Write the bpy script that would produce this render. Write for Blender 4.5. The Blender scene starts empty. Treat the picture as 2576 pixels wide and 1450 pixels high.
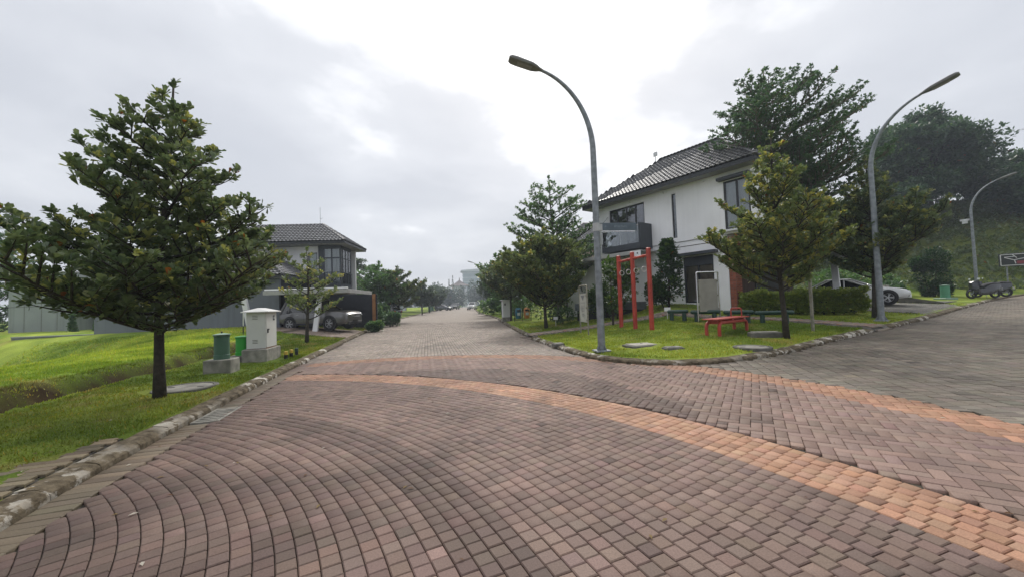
import bpy, math, random
import numpy as np
from mathutils import Matrix, Vector

R = math.radians
rng = np.random.default_rng(7)
random.seed(7)
scene = bpy.context.scene
COL = scene.collection

# ------------------------------------------------------------------ camera
cam_data = bpy.data.cameras.new('camera')
cam = bpy.data.objects.new('camera', cam_data)
COL.objects.link(cam)
cam_data.sensor_width = 36.0
cam_data.lens = 36.0 * 970 / 2575
cam_data.clip_start = 0.05
cam_data.clip_end = 5000
cam.matrix_world = Matrix.Translation((0, 0, 1.55)) @ Matrix.Rotation(R(92.24), 4, 'X') @ Matrix.Rotation(R(-2.0), 4, 'Z')
scene.camera = cam

# ------------------------------------------------------------------ sky, sun, exposure
SUN_EL, SUN_AZ = R(44), R(9)          # azimuth from +Y towards +X
world = bpy.data.worlds.new('World')
scene.world = world
world.use_nodes = True
wn, wl = world.node_tree.nodes, world.node_tree.links
wn.clear()
def WN(t, **k):
    n = wn.new(t)
    for a, b in k.items(): setattr(n, a, b)
    return n
w_out = WN('ShaderNodeOutputWorld'); w_bg = WN('ShaderNodeBackground'); w_bg.inputs['Strength'].default_value = 0.1
sky = WN('ShaderNodeTexSky', sky_type='NISHITA', sun_disc=False, sun_elevation=SUN_EL, sun_rotation=SUN_AZ, air_density=1.2, dust_density=3.0, altitude=100)
tc = WN('ShaderNodeTexCoord')
# cloud deck: directions projected on a flat layer, so that the clouds flatten towards the horizon
sep = WN('ShaderNodeSeparateXYZ'); wl.new(tc.outputs['Generated'], sep.inputs[0])
addz = WN('ShaderNodeMath', operation='ADD'); addz.inputs[1].default_value = 0.22
absz = WN('ShaderNodeMath', operation='ABSOLUTE'); wl.new(sep.outputs['Z'], absz.inputs[0]); wl.new(absz.outputs[0], addz.inputs[0])
dx = WN('ShaderNodeMath', operation='DIVIDE'); dy = WN('ShaderNodeMath', operation='DIVIDE')
wl.new(sep.outputs['X'], dx.inputs[0]); wl.new(addz.outputs[0], dx.inputs[1])
wl.new(sep.outputs['Y'], dy.inputs[0]); wl.new(addz.outputs[0], dy.inputs[1])
cmb = WN('ShaderNodeCombineXYZ'); wl.new(dx.outputs[0], cmb.inputs[0]); wl.new(dy.outputs[0], cmb.inputs[1])
cmb.inputs[2].default_value = 31.8
n1 = WN('ShaderNodeTexNoise'); n1.inputs['Scale'].default_value = 1.15; n1.inputs['Detail'].default_value = 5; n1.inputs['Roughness'].default_value = 0.5; n1.inputs['Distortion'].default_value = 0.3
n2 = WN('ShaderNodeTexNoise'); n2.inputs['Scale'].default_value = 2.4; n2.inputs['Detail'].default_value = 5; n2.inputs['Roughness'].default_value = 0.55
wl.new(cmb.outputs[0], n1.inputs['Vector']); wl.new(cmb.outputs[0], n2.inputs['Vector'])
mixn = WN('ShaderNodeMath', operation='MULTIPLY_ADD'); mixn.inputs[1].default_value = 0.42
wl.new(n2.outputs['Fac'], mixn.inputs[0]); wl.new(n1.outputs['Fac'], mixn.inputs[2])
# the sun behind the cloud deck brightens the cloud round it
sund = WN('ShaderNodeVectorMath', operation='DOT_PRODUCT'); nrm = WN('ShaderNodeVectorMath', operation='NORMALIZE')
wl.new(tc.outputs['Generated'], nrm.inputs[0]); wl.new(nrm.outputs[0], sund.inputs[0])
SUND = (math.cos(SUN_EL) * math.sin(SUN_AZ), math.cos(SUN_EL) * math.cos(SUN_AZ), math.sin(SUN_EL))
sund.inputs[1].default_value = SUND
glow = WN('ShaderNodeMapRange', interpolation_type='SMOOTHSTEP'); glow.inputs['From Min'].default_value = 0.72; glow.inputs['From Max'].default_value = 1.0
glow.inputs['To Min'].default_value = 0.0; glow.inputs['To Max'].default_value = 0.30
wl.new(sund.outputs['Value'], glow.inputs['Value'])
zen = WN('ShaderNodeMapRange', interpolation_type='SMOOTHSTEP'); zen.inputs['From Min'].default_value = 0.45; zen.inputs['From Max'].default_value = 1.0
zen.inputs['To Min'].default_value = 0.0; zen.inputs['To Max'].default_value = 0.32      # an overcast sky is brightest overhead
wl.new(sep.outputs['Z'], zen.inputs['Value'])
addz2 = WN('ShaderNodeMath', operation='ADD'); wl.new(glow.outputs[0], addz2.inputs[0]); wl.new(zen.outputs[0], addz2.inputs[1])
addg = WN('ShaderNodeMath', operation='ADD'); wl.new(mixn.outputs[0], addg.inputs[0]); wl.new(addz2.outputs[0], addg.inputs[1])
ramp = WN('ShaderNodeValToRGB'); cr = ramp.color_ramp
cr.elements[0].position = 0.38; cr.elements[0].color = (0.465, 0.485, 0.53, 1)
cr.elements[1].position = 0.95; cr.elements[1].color = (1.05, 1.05, 1.06, 1)
e = cr.elements.new(0.60); e.color = (0.505, 0.522, 0.563, 1)
e = cr.elements.new(0.78); e.color = (0.60, 0.615, 0.65, 1)
rs_ = WN('ShaderNodeMath', operation='MULTIPLY'); rs_.inputs[1].default_value = 0.9; wl.new(addg.outputs[0], rs_.inputs[0]); wl.new(rs_.outputs[0], ramp.inputs['Fac'])
cl10 = WN('ShaderNodeVectorMath', operation='SCALE'); cl10.inputs['Scale'].default_value = 10.0
wl.new(ramp.outputs['Color'], cl10.inputs[0])
# the deck is nearly closed: a tenth of the clear sky shows through it
mixw = WN('ShaderNodeMix', data_type='RGBA'); mixw.inputs['Factor'].default_value = 0.93
wl.new(sky.outputs['Color'], mixw.inputs['A']); wl.new(cl10.outputs[0], mixw.inputs['B'])
wl.new(mixw.outputs['Result'], w_bg.inputs['Color']); wl.new(w_bg.outputs[0], w_out.inputs['Surface'])

sun_data = bpy.data.lights.new('sun', 'SUN')
sun_data.energy = 1.5; sun_data.angle = R(14); sun_data.color = (1.0, 0.95, 0.88)
sun = bpy.data.objects.new('sun', sun_data); COL.objects.link(sun)
sun.rotation_euler = Vector(SUND).to_track_quat('Z', 'Y').to_euler()

scene.view_settings.view_transform = 'Standard'
scene.view_settings.look = 'None'
scene.view_settings.exposure = 0.48
scene.view_settings.gamma = 1.0
scene.view_settings.use_curve_mapping = False
scene.render.engine = 'CYCLES'
scene.cycles.use_denoising = True
scene.cycles.max_bounces = 6
scene.cycles.diffuse_bounces = 3
scene.cycles.glossy_bounces = 2
scene.cycles.transparent_max_bounces = 8
scene.cycles.transmission_bounces = 4
scene.cycles.volume_bounces = 0
scene.cycles.caustics_reflective = False
scene.cycles.caustics_refractive = False

# ------------------------------------------------------------------ materials
MATS = {}
def nodes_of(m):
    m.use_nodes = True
    return m.node_tree.nodes, m.node_tree.links, m.node_tree.nodes['Principled BSDF']

def mat(name, col, rough=0.6, var=0.12, scale=6.0, bump=0.0, bscale=60.0, metal=0.0, spec=0.5, col2=None, lo=0.35, hi=0.65, coat=0.0, detail=4):
    """plain procedural surface: object-space noise varies the colour (towards col2 if given), finer noise gives relief"""
    if name in MATS: return MATS[name]
    m = bpy.data.materials.new(name); n, l, b = nodes_of(m)
    b.inputs['Roughness'].default_value = rough; b.inputs['Metallic'].default_value = metal
    b.inputs['Specular IOR Level'].default_value = spec; b.inputs['Coat Weight'].default_value = coat
    t = n.new('ShaderNodeTexCoord'); geo = n.new('ShaderNodeNewGeometry')
    no = n.new('ShaderNodeTexNoise'); no.inputs['Scale'].default_value = scale; no.inputs['Detail'].default_value = detail
    l.new(geo.outputs['Position'], no.inputs['Vector'])
    r = n.new('ShaderNodeValToRGB'); r.color_ramp.elements[0].position = lo; r.color_ramp.elements[1].position = hi
    c2 = col2 or tuple(min(1, c * (1 + var)) for c in col); c1 = col if col2 else tuple(c * (1 - var) for c in col)
    r.color_ramp.elements[0].color = (*c1, 1); r.color_ramp.elements[1].color = (*c2, 1)
    l.new(no.outputs['Fac'], r.inputs['Fac']); l.new(r.outputs['Color'], b.inputs['Base Color'])
    if bump:
        nb = n.new('ShaderNodeTexNoise'); nb.inputs['Scale'].default_value = bscale; nb.inputs['Detail'].default_value = 3
        l.new(geo.outputs['Position'], nb.inputs['Vector'])
        bu = n.new('ShaderNodeBump'); bu.inputs['Strength'].default_value = bump; bu.inputs['Distance'].default_value = 0.02
        l.new(nb.outputs['Fac'], bu.inputs['Height']); l.new(bu.outputs['Normal'], b.inputs['Normal'])
    MATS[name] = m
    return m

def attr_mat(name, rough=0.7, spec=0.35, grain=0.18, gscale=90, bump=0.25, objcol=False, big=0.12):
    """colour comes per piece (mesh attribute 'col' or the object's own colour), grain from noise"""
    m = bpy.data.materials.new(name); n, l, b = nodes_of(m)
    b.inputs['Roughness'].default_value = rough; b.inputs['Specular IOR Level'].default_value = spec
    if objcol:
        a = n.new('ShaderNodeObjectInfo'); src = a.outputs['Color']
    else:
        a = n.new('ShaderNodeAttribute'); a.attribute_name = 'col'; src = a.outputs['Color']
    geo = n.new('ShaderNodeNewGeometry')
    no = n.new('ShaderNodeTexNoise'); no.inputs['Scale'].default_value = gscale; no.inputs['Detail'].default_value = 3
    l.new(geo.outputs['Position'], no.inputs['Vector'])
    mr = n.new('ShaderNodeMapRange'); mr.inputs['From Min'].default_value = 0.3; mr.inputs['From Max'].default_value = 0.7
    mr.inputs['To Min'].default_value = 1 - grain; mr.inputs['To Max'].default_value = 1 + grain
    l.new(no.outputs['Fac'], mr.inputs['Value'])
    n3 = n.new('ShaderNodeTexNoise'); n3.inputs['Scale'].default_value = 1.1; n3.inputs['Detail'].default_value = 4
    l.new(geo.outputs['Position'], n3.inputs['Vector'])
    m3 = n.new('ShaderNodeMapRange'); m3.inputs['From Min'].default_value = 0.3; m3.inputs['From Max'].default_value = 0.7
    m3.inputs['To Min'].default_value = 1 - big; m3.inputs['To Max'].default_value = 1 + big
    l.new(n3.outputs['Fac'], m3.inputs['Value'])
    mm = n.new('ShaderNodeMath'); mm.operation = 'MULTIPLY'; l.new(mr.outputs[0], mm.inputs[0]); l.new(m3.outputs[0], mm.inputs[1])
    vm = n.new('ShaderNodeVectorMath'); vm.operation = 'SCALE'
    l.new(src, vm.inputs[0]); l.new(mm.outputs[0], vm.inputs['Scale']); l.new(vm.outputs[0], b.inputs['Base Color'])
    if bump:
        bu = n.new('ShaderNodeBump'); bu.inputs['Strength'].default_value = bump; bu.inputs['Distance'].default_value = 0.004
        l.new(no.outputs['Fac'], bu.inputs['Height']); l.new(bu.outputs['Normal'], b.inputs['Normal'])
    return m

def leaf_mat(name, trans=0.42, rough=0.40, spec=0.6):
    m = bpy.data.materials.new(name); n, l, b = nodes_of(m)
    b.inputs['Roughness'].default_value = rough; b.inputs['Specular IOR Level'].default_value = spec
    a = n.new('ShaderNodeAttribute'); a.attribute_name = 'col'
    l.new(a.outputs['Color'], b.inputs['Base Color'])
    tr = n.new('ShaderNodeBsdfTranslucent')
    hs = n.new('ShaderNodeHueSaturation'); hs.inputs['Hue'].default_value = 0.485; hs.inputs['Saturation'].default_value = 1.15; hs.inputs['Value'].default_value = 1.3
    l.new(a.outputs['Color'], hs.inputs['Color']); l.new(hs.outputs['Color'], tr.inputs['Color'])
    mx = n.new('ShaderNodeMixShader'); mx.inputs['Fac'].default_value = trans
    out = n['Material Output']
    l.new(b.outputs[0], mx.inputs[1]); l.new(tr.outputs[0], mx.inputs[2]); l.new(mx.outputs[0], out.inputs['Surface'])
    return m

def glass_mat(name, tint=(0.86, 0.89, 0.9), refl=0.03):
    m = bpy.data.materials.new(name); n, l, b = nodes_of(m)
    n.remove(b)
    g = n.new('ShaderNodeBsdfGlossy'); g.inputs['Roughness'].default_value = 0.03; g.inputs['Color'].default_value = (0.9, 0.92, 0.95, 1)
    t = n.new('ShaderNodeBsdfTransparent'); t.inputs['Color'].default_value = (*tint, 1)
    fr = n.new('ShaderNodeFresnel'); fr.inputs['IOR'].default_value = 1.5
    ad = n.new('ShaderNodeMath'); ad.operation = 'ADD'; ad.inputs[1].default_value = refl; ad.use_clamp = True
    l.new(fr.outputs[0], ad.inputs[0])
    mx = n.new('ShaderNodeMixShader'); l.new(ad.outputs[0], mx.inputs['Fac'])
    l.new(t.outputs[0], mx.inputs[1]); l.new(g.outputs[0], mx.inputs[2]); l.new(mx.outputs[0], n['Material Output'].inputs['Surface'])
    return m

M_LEAF = leaf_mat('leaf')
M_GRASS = leaf_mat('grass_blade', trans=0.3, rough=0.6, spec=0.3)
M_PAVER = attr_mat('paver_field', objcol=False)
M_PAVER1 = attr_mat('paver_single', objcol=True)
M_TILE = attr_mat('roof_tile_field', rough=0.42, spec=0.6, grain=0.06, gscale=20, bump=0.0, big=0.15)
M_TILE1 = attr_mat('roof_tile_single', rough=0.42, spec=0.6, grain=0.06, gscale=20, bump=0.0, objcol=True, big=0.15)
M_BARK = mat('bark', (0.035, 0.028, 0.020), 0.9, 0.35, 14, 0.6, 40)
M_BARK_PALE = mat('bark_pale', (0.16, 0.14, 0.11), 0.9, 0.3, 10, 0.5, 30)
M_CONC = mat('concrete', (0.24, 0.23, 0.20), 0.9, 0.3, 5, 0.4, 50, detail=8)
M_CONC_DK = mat('concrete_dark', (0.12, 0.115, 0.10), 0.9, 0.3, 5, 0.4, 50, detail=8)
M_WALL = mat('white_plaster', (0.86, 0.86, 0.88), 0.85, 0.05, 0.8, 0.08, 40, detail=8)
def streaks(m, k=.10):
    """faint rain streaks running down a wall"""
    n, l = m.node_tree.nodes, m.node_tree.links; b = n['Principled BSDF']
    src = b.inputs['Base Color'].links[0].from_socket; geo = n.new('ShaderNodeNewGeometry'); mp = n.new('ShaderNodeMapping'); mp.inputs['Scale'].default_value = (5, 5, .22)
    l.new(geo.outputs['Position'], mp.inputs[0]); t = n.new('ShaderNodeTexNoise'); t.inputs['Scale'].default_value = 1.0; t.inputs['Detail'].default_value = 5; l.new(mp.outputs[0], t.inputs['Vector'])
    r = n.new('ShaderNodeMapRange'); r.inputs['From Min'].default_value = .5; r.inputs['From Max'].default_value = .75; r.inputs['To Min'].default_value = 1; r.inputs['To Max'].default_value = 1 - k; l.new(t.outputs['Fac'], r.inputs['Value'])
    v = n.new('ShaderNodeVectorMath'); v.operation = 'SCALE'; l.new(src, v.inputs[0]); l.new(r.outputs[0], v.inputs['Scale']); l.new(v.outputs[0], b.inputs['Base Color'])
streaks(M_WALL, .05)
M_WALL2 = mat('offwhite_plaster', (0.64, 0.65, 0.66), 0.85, 0.06, 0.8, 0.08, 40)
M_GREYWALL = mat('blue_grey_render', (0.15, 0.165, 0.195), 0.85, 0.08, 0.7, 0.1, 30)
M_GREENGREY = mat('green_grey_render', (0.27, 0.30, 0.30), 0.85, 0.08, 0.6, 0.1, 30)
streaks(M_WALL2, .08); streaks(M_GREYWALL, .2); streaks(M_GREENGREY, .2)
M_DARKFRAME = mat('dark_frame', (0.018, 0.020, 0.024), 0.5, 0.1)
M_CHARCOAL = mat('charcoal_panel', (0.035, 0.042, 0.052), 0.55, 0.08, 3)
M_GALV = mat('galvanised_steel', (0.22, 0.24, 0.26), 0.55, 0.22, 7, 0.0, metal=0.45)
M_STEEL = mat('polished_steel', (0.55, 0.55, 0.55), 0.18, 0.05, metal=1.0)
M_PIPE = mat('weathered_pipe', (0.25, 0.235, 0.19), 0.6, 0.25, 9, metal=0.3)
M_RED = mat('red_paint', (0.36, 0.035, 0.022), 0.5, 0.15, 6, 0.1, 40, col2=(0.46, 0.06, 0.035))
M_GREENPAINT = mat('dark_green_paint', (0.012, 0.045, 0.035), 0.35, 0.1, 8)
M_GLASS = glass_mat('window_glass')
M_GLASS_DK = glass_mat('dark_glass', (0.55, 0.57, 0.60), 0.08)
M_TYRE = mat('tyre_rubber', (0.012, 0.012, 0.013), 0.85, 0.1)
M_BLACK = mat('black_plastic', (0.012, 0.012, 0.014), 0.5, 0.1)
M_RIM = mat('alloy_rim', (0.45, 0.46, 0.48), 0.3, 0.05, metal=0.8)
M_CHROME = mat('chrome_trim', (0.7, 0.7, 0.72), 0.12, 0.03, metal=1.0)
M_LAMP = mat('lamp_lens', (0.75, 0.78, 0.8), 0.1, 0.03)
M_REDLENS = mat('tail_lens', (0.25, 0.01, 0.01), 0.2, 0.05)
M_CURTAIN = mat('curtain', (0.55, 0.42, 0.33), 0.9, 0.1, 2)
M_BLIND = mat('pale_blind', (0.55, 0.57, 0.58), 0.9, 0.05, 2)
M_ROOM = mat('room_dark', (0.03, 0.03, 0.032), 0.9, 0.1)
M_WOOD = mat('brown_cladding', (0.055, 0.026, 0.017), 0.6, 0.2, 4)
M_SHEET = mat('carport_sheet', (0.42, 0.43, 0.42), 0.5, 0.1, 2)
M_SOFFIT = mat('soffit_board', (0.30, 0.30, 0.30), 0.8, 0.06, 2)

# ------------------------------------------------------------------ mesh helpers
class MB:
    """collects shapes into one mesh"""
    def __init__(s): s.v = []; s.f = []
    def add(s, vs, fs):
        k = len(s.v); s.v += [tuple(map(float, p)) for p in vs]; s.f += [tuple(i + k for i in f) for f in fs]; return s
    def box(s, c, d, rot=None, taper=1.0):
        x, y, z = d[0] / 2, d[1] / 2, d[2] / 2
        P = [(-x, -y, -z), (x, -y, -z), (x, y, -z), (-x, y, -z), (-x * taper, -y * taper, z), (x * taper, -y * taper, z), (x * taper, y * taper, z), (-x * taper, y * taper, z)]
        if rot is not None: P = [tuple(rot @ Vector(p)) for p in P]
        P = [(p[0] + c[0], p[1] + c[1], p[2] + c[2]) for p in P]
        return s.add(P, [(0, 3, 2, 1), (4, 5, 6, 7), (0, 1, 5, 4), (1, 2, 6, 5), (2, 3, 7, 6), (3, 0, 4, 7)])
    def span(s, x0, x1, y0, y1, z0, z1):
        return s.box(((x0 + x1) / 2, (y0 + y1) / 2, (z0 + z1) / 2), (abs(x1 - x0), abs(y1 - y0), abs(z1 - z0)))
    def bbox(s, c, d, b=0.02, rot=None):
        """box with chamfered top and vertical edges"""
        x, y, z = d[0] / 2, d[1] / 2, d[2] / 2; b = min(b, x * .9, y * .9, z * .9)
        def ring(ix, iy, zz, k): return [(-ix + k, -iy, zz), (ix - k, -iy, zz), (ix, -iy + k, zz), (ix, iy - k, zz), (ix - k, iy, zz), (-ix + k, iy, zz), (-ix, iy - k, zz), (-ix, -iy + k, zz)]
        P = ring(x, y, -z, b) + ring(x, y, z - b, b) + ring(x - b, y - b, z, b * .6)
        if rot is not None: P = [tuple(rot @ Vector(p)) for p in P]
        P = [(p[0] + c[0], p[1] + c[1], p[2] + c[2]) for p in P]
        F = [tuple(range(7, -1, -1)), tuple(range(16, 24))]
        for r in (0, 8):
            for i in range(8): F.append((r + i, r + (i + 1) % 8, r + 8 + (i + 1) % 8, r + 8 + i))
        return s.add(P, F)
    def tube(s, path, rad, n=8, cap=True):
        path = [Vector(p) for p in path]; m = len(path)
        if not hasattr(rad, '__len__'): rad = [rad] * m
        k = len(s.v); up = Vector((0, 0, 1)); prev = None
        for i, p in enumerate(path):
            t = (path[min(i + 1, m - 1)] - path[max(i - 1, 0)]).normalized()
            if prev is None:
                a = t.cross(up if abs(t.z) < .95 else Vector((1, 0, 0))).normalized()
            else:
                a = (prev - t * prev.dot(t)).normalized()
            prev = a; b = t.cross(a)
            for j in range(n):
                w = 2 * math.pi * j / n
                q = p + (a * math.cos(w) + b * math.sin(w)) * rad[i]
                s.v.append(tuple(q))
        for i in range(m - 1):
            for j in range(n):
                s.f.append((k + i * n + j, k + i * n + (j + 1) % n, k + (i + 1) * n + (j + 1) % n, k + (i + 1) * n + j))
        if cap:
            s.f.append(tuple(k + j for j in range(n - 1, -1, -1))); s.f.append(tuple(k + (m - 1) * n + j for j in range(n)))
        return s
    def lathe(s, prof, n=20, c=(0, 0, 0)):
        k = len(s.v)
        for r, z in prof:
            for j in range(n):
                w = 2 * math.pi * j / n; s.v.append((c[0] + r * math.cos(w), c[1] + r * math.sin(w), c[2] + z))
        for i in range(len(prof) - 1):
            for j in range(n): s.f.append((k + i * n + j, k + i * n + (j + 1) % n, k + (i + 1) * n + (j + 1) % n, k + (i + 1) * n + j))
        s.f.append(tuple(k + j for j in range(n - 1, -1, -1))); s.f.append(tuple(k + (len(prof) - 1) * n + j for j in range(n)))
        return s
    def disc(s, c, r, t, axis='Y', n=20, r2=None):
        """short cylinder with its axis along X, Y or Z"""
        k = len(s.v); r2 = r if r2 is None else r2
        for e, rr in ((-t / 2, r), (t / 2, r2)):
            for j in range(n):
                w = 2 * math.pi * j / n; a, b = rr * math.cos(w), rr * math.sin(w)
                p = {'X': (e, a, b), 'Y': (b, e, a), 'Z': (a, b, e)}[axis]
                s.v.append((c[0] + p[0], c[1] + p[1], c[2] + p[2]))
        s.f.append(tuple(k + j for j in range(n - 1, -1, -1))); s.f.append(tuple(k + n + j for j in range(n)))
        for j in range(n): s.f.append((k + j, k + (j + 1) % n, k + n + (j + 1) % n, k + n + j))
        return s
    def prism(s, poly, z0, z1):
        n = len(poly); k = len(s.v)
        s.v += [(p[0], p[1], z0) for p in poly] + [(p[0], p[1], z1) for p in poly]
        s.f.append(tuple(k + j for j in range(n - 1, -1, -1))); s.f.append(tuple(k + n + j for j in range(n)))
        for j in range(n): s.f.append((k + j, k + (j + 1) % n, k + n + (j + 1) % n, k + n + j))
        return s
    def extr(s, poly, a, b, axis='Y'):
        """polygon given in the plane normal to axis, extruded from a to b"""
        n = len(poly); k = len(s.v)
        for e in (a, b):
            for p in poly: s.v.append({'Y': (p[0], e, p[1]), 'X': (e, p[0], p[1])}[axis])
        s.f.append(tuple(k + j for j in range(n - 1, -1, -1))); s.f.append(tuple(k + n + j for j in range(n)))
        for j in range(n): s.f.append((k + j, k + (j + 1) % n, k + n + (j + 1) % n, k + n + j))
        return s
    def loft(s, rings, close=True, caps=True):
        k = len(s.v); n = len(rings[0])
        for r in rings: s.v += [tuple(map(float, p)) for p in r]
        for i in range(len(rings) - 1):
            for j in range(n if close else n - 1):
                s.f.append((k + i * n + j, k + i * n + (j + 1) % n, k + (i + 1) * n + (j + 1) % n, k + (i + 1) * n + j))
        if caps:
            s.f.append(tuple(k + j for j in range(n - 1, -1, -1))); s.f.append(tuple(k + (len(rings) - 1) * n + j for j in range(n)))
        return s
    def build(s, name, m, parent=None, smooth=False, loc=None):
        me = bpy.data.meshes.new(name); me.from_pydata(s.v, [], s.f); me.update()
        me.materials.append(m)
        if smooth: me.polygons.foreach_set('use_smooth', [True] * len(me.polygons))
        o = bpy.data.objects.new(name, me); COL.objects.link(o)
        if parent is not None: o.parent = parent
        if loc is not None: o.location = loc
        return o

def smooth_angle(o, deg=40):
    me = o.data
    me.polygons.foreach_set('use_smooth', [True] * len(me.polygons))
    try: me.set_sharp_from_angle(angle=R(deg))
    except Exception: pass
    return o

def np_mesh(name, verts, quads, m, parent=None, col=None, smooth=False, tris=None):
    """verts Nx3, quads Mx4 (and optional tris Kx3), col per vertex Nx3"""
    me = bpy.data.meshes.new(name)
    V = np.asarray(verts, np.float32); Q = np.asarray(quads, np.int32).reshape(-1, 4)
    T = np.zeros((0, 3), np.int32) if tris is None else np.asarray(tris, np.int32).reshape(-1, 3)
    me.vertices.add(len(V)); me.vertices.foreach_set('co', V.ravel())
    nl = Q.size + T.size
    me.loops.add(nl); me.loops.foreach_set('vertex_index', np.concatenate([Q.ravel(), T.ravel()]))
    me.polygons.add(len(Q) + len(T))
    st = np.concatenate([np.arange(len(Q)) * 4, Q.size + np.arange(len(T)) * 3]).astype(np.int32)
    me.polygons.foreach_set('loop_start', st)
    if smooth: me.polygons.foreach_set('use_smooth', np.ones(len(Q) + len(T), bool))
    me.update(calc_edges=True); me.validate()
    if col is not None:
        a = me.attributes.new('col', 'FLOAT_COLOR', 'POINT')
        c = np.ones((len(V), 4), np.float32); c[:, :3] = col; a.data.foreach_set('color', c.ravel())
    me.materials.append(m)
    o = bpy.data.objects.new(name, me); COL.objects.link(o)
    if parent is not None: o.parent = parent
    return o

def tag(o, label=None, cat=None, group=None, kind=None):
    if label: o['label'] = label
    if cat: o['category'] = cat
    if group: o['group'] = group
    if kind: o['kind'] = kind
    return o

def empty(name, loc=(0, 0, 0), rz=0.0, label=None, cat=None, group=None):
    o = bpy.data.objects.new(name, None); COL.objects.link(o)
    o.location = loc; o.rotation_euler = (0, 0, rz); o.empty_display_size = 0.2
    return tag(o, label, cat, group)

def copy_tree(o, parent=None):
    c = o.copy(); COL.objects.link(c)
    if parent is not None: c.parent = parent
    for ch in o.children: copy_tree(ch, c)
    return c

# ------------------------------------------------------------------ terrain
LK = [(-2.4, -8), (-2.7, -3), (-3.2, .8), (-3.89, 2.95), (-4.1, 3.51), (-4.42, 4.57), (-4.85, 6.1), (-5.28, 7.64), (-5.75, 9.4), (-7.48, 16.5), (-9.55, 25.4), (-12.3, 39.2), (-15.4, 62.6), (-18.6, 95), (-21, 130), (-23, 170)]
RK = [(-17, 170), (-13, 130), (-9.9, 100), (-5.0, 58), (-1.9, 40), (-.55, 27.5), (.8, 16.3), (1.15, 14.46), (1.44, 13.05), (1.96, 10.82), (2.35, 9.95), (2.93, 9.35), (3.73, 9.0), (4.5, 8.95), (5.2, 9.1), (6.2, 9.45), (7.1, 9.9), (9.5, 11.4), (15.7, 15), (25.2, 21), (32, 25), (37, 27.2), (44, 28.6), (60, 30)]

def resample(P, step):
    P = np.array(P, float)
    # Catmull-Rom through the points, then even spacing
    Q = []
    for i in range(len(P) - 1):
        p0, p1, p2, p3 = P[max(i - 1, 0)], P[i], P[i + 1], P[min(i + 2, len(P) - 1)]
        d = np.linalg.norm(p2 - p1); m1 = (p2 - p0) * d / (np.linalg.norm(p2 - p1) + np.linalg.norm(p1 - p0) + 1e-9); m2 = (p3 - p1) * d / (np.linalg.norm(p3 - p2) + np.linalg.norm(p2 - p1) + 1e-9)
        if i == 0: m1 = p2 - p1
        if i == len(P) - 2: m2 = p2 - p1
        for t in np.linspace(0, 1, 12, endpoint=False):
            t2, t3 = t * t, t * t * t
            Q.append((2 * t3 - 3 * t2 + 1) * p1 + (t3 - 2 * t2 + t) * m1 + (-2 * t3 + 3 * t2) * p2 + (t3 - t2) * m2)
    Q.append(P[-1]); Q = np.array(Q)
    s = np.concatenate([[0], np.cumsum(np.linalg.norm(np.diff(Q, axis=0), axis=1))])
    n = max(2, int(s[-1] / step)); u = np.linspace(0, s[-1], n)
    return np.stack([np.interp(u, s, Q[:, 0]), np.interp(u, s, Q[:, 1])], 1)

def simplify(P, tol):
    """drops points that lie within tol of the line through their neighbours"""
    if len(P) < 3: return P
    a, b = P[0], P[-1]; d = b - a; L = np.hypot(*d) + 1e-12
    h = np.abs((P[:, 0] - a[0]) * d[1] - (P[:, 1] - a[1]) * d[0]) / L; i = int(np.argmax(h))
    if h[i] < tol: return np.array([a, b])
    return np.concatenate([simplify(P[:i + 1], tol)[:-1], simplify(P[i:], tol)])

LKS = simplify(resample(LK, 0.3), .012); RKS = simplify(resample(RK, 0.2), .012)

def sdist(P, x, y):
    """signed distance from points to a polyline, + to the left of its direction"""
    x = np.asarray(x, float); y = np.asarray(y, float)
    best = np.full(x.shape, 1e18); sg = np.ones(x.shape)
    for (ax, ay), (bx, by) in zip(P[:-1], P[1:]):
        dx, dy = bx - ax, by - ay; L = dx * dx + dy * dy
        t = np.clip(((x - ax) * dx + (y - ay) * dy) / L, 0, 1)
        ex, ey = x - ax - t * dx, y - ay - t * dy; d = ex * ex + ey * ey
        m = d < best - 1e-9
        best = np.where(m, d, best); sg = np.where(m, np.where(dx * ey - dy * ex > 0, 1, -1), sg)
    return sg * np.sqrt(best)

def sst(a, b, x):
    t = np.clip((np.asarray(x, float) - a) / (b - a), 0, 1); return t * t * (3 - 2 * t)

def roadz(x, y):
    x = np.asarray(x, float); y = np.asarray(y, float)
    s = .85 * x + .52 * y; w = sst(1.5, 7, x)
    return .025 * np.clip(s - 8, 0, 37) * w + .006 * np.clip(y - 15, 0, 120) * (1 - w)

def hill(x, y):
    q = .55 * x + .83 * y
    return 11 * sst(41, 74, q) * sst(8, 24, x)

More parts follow.
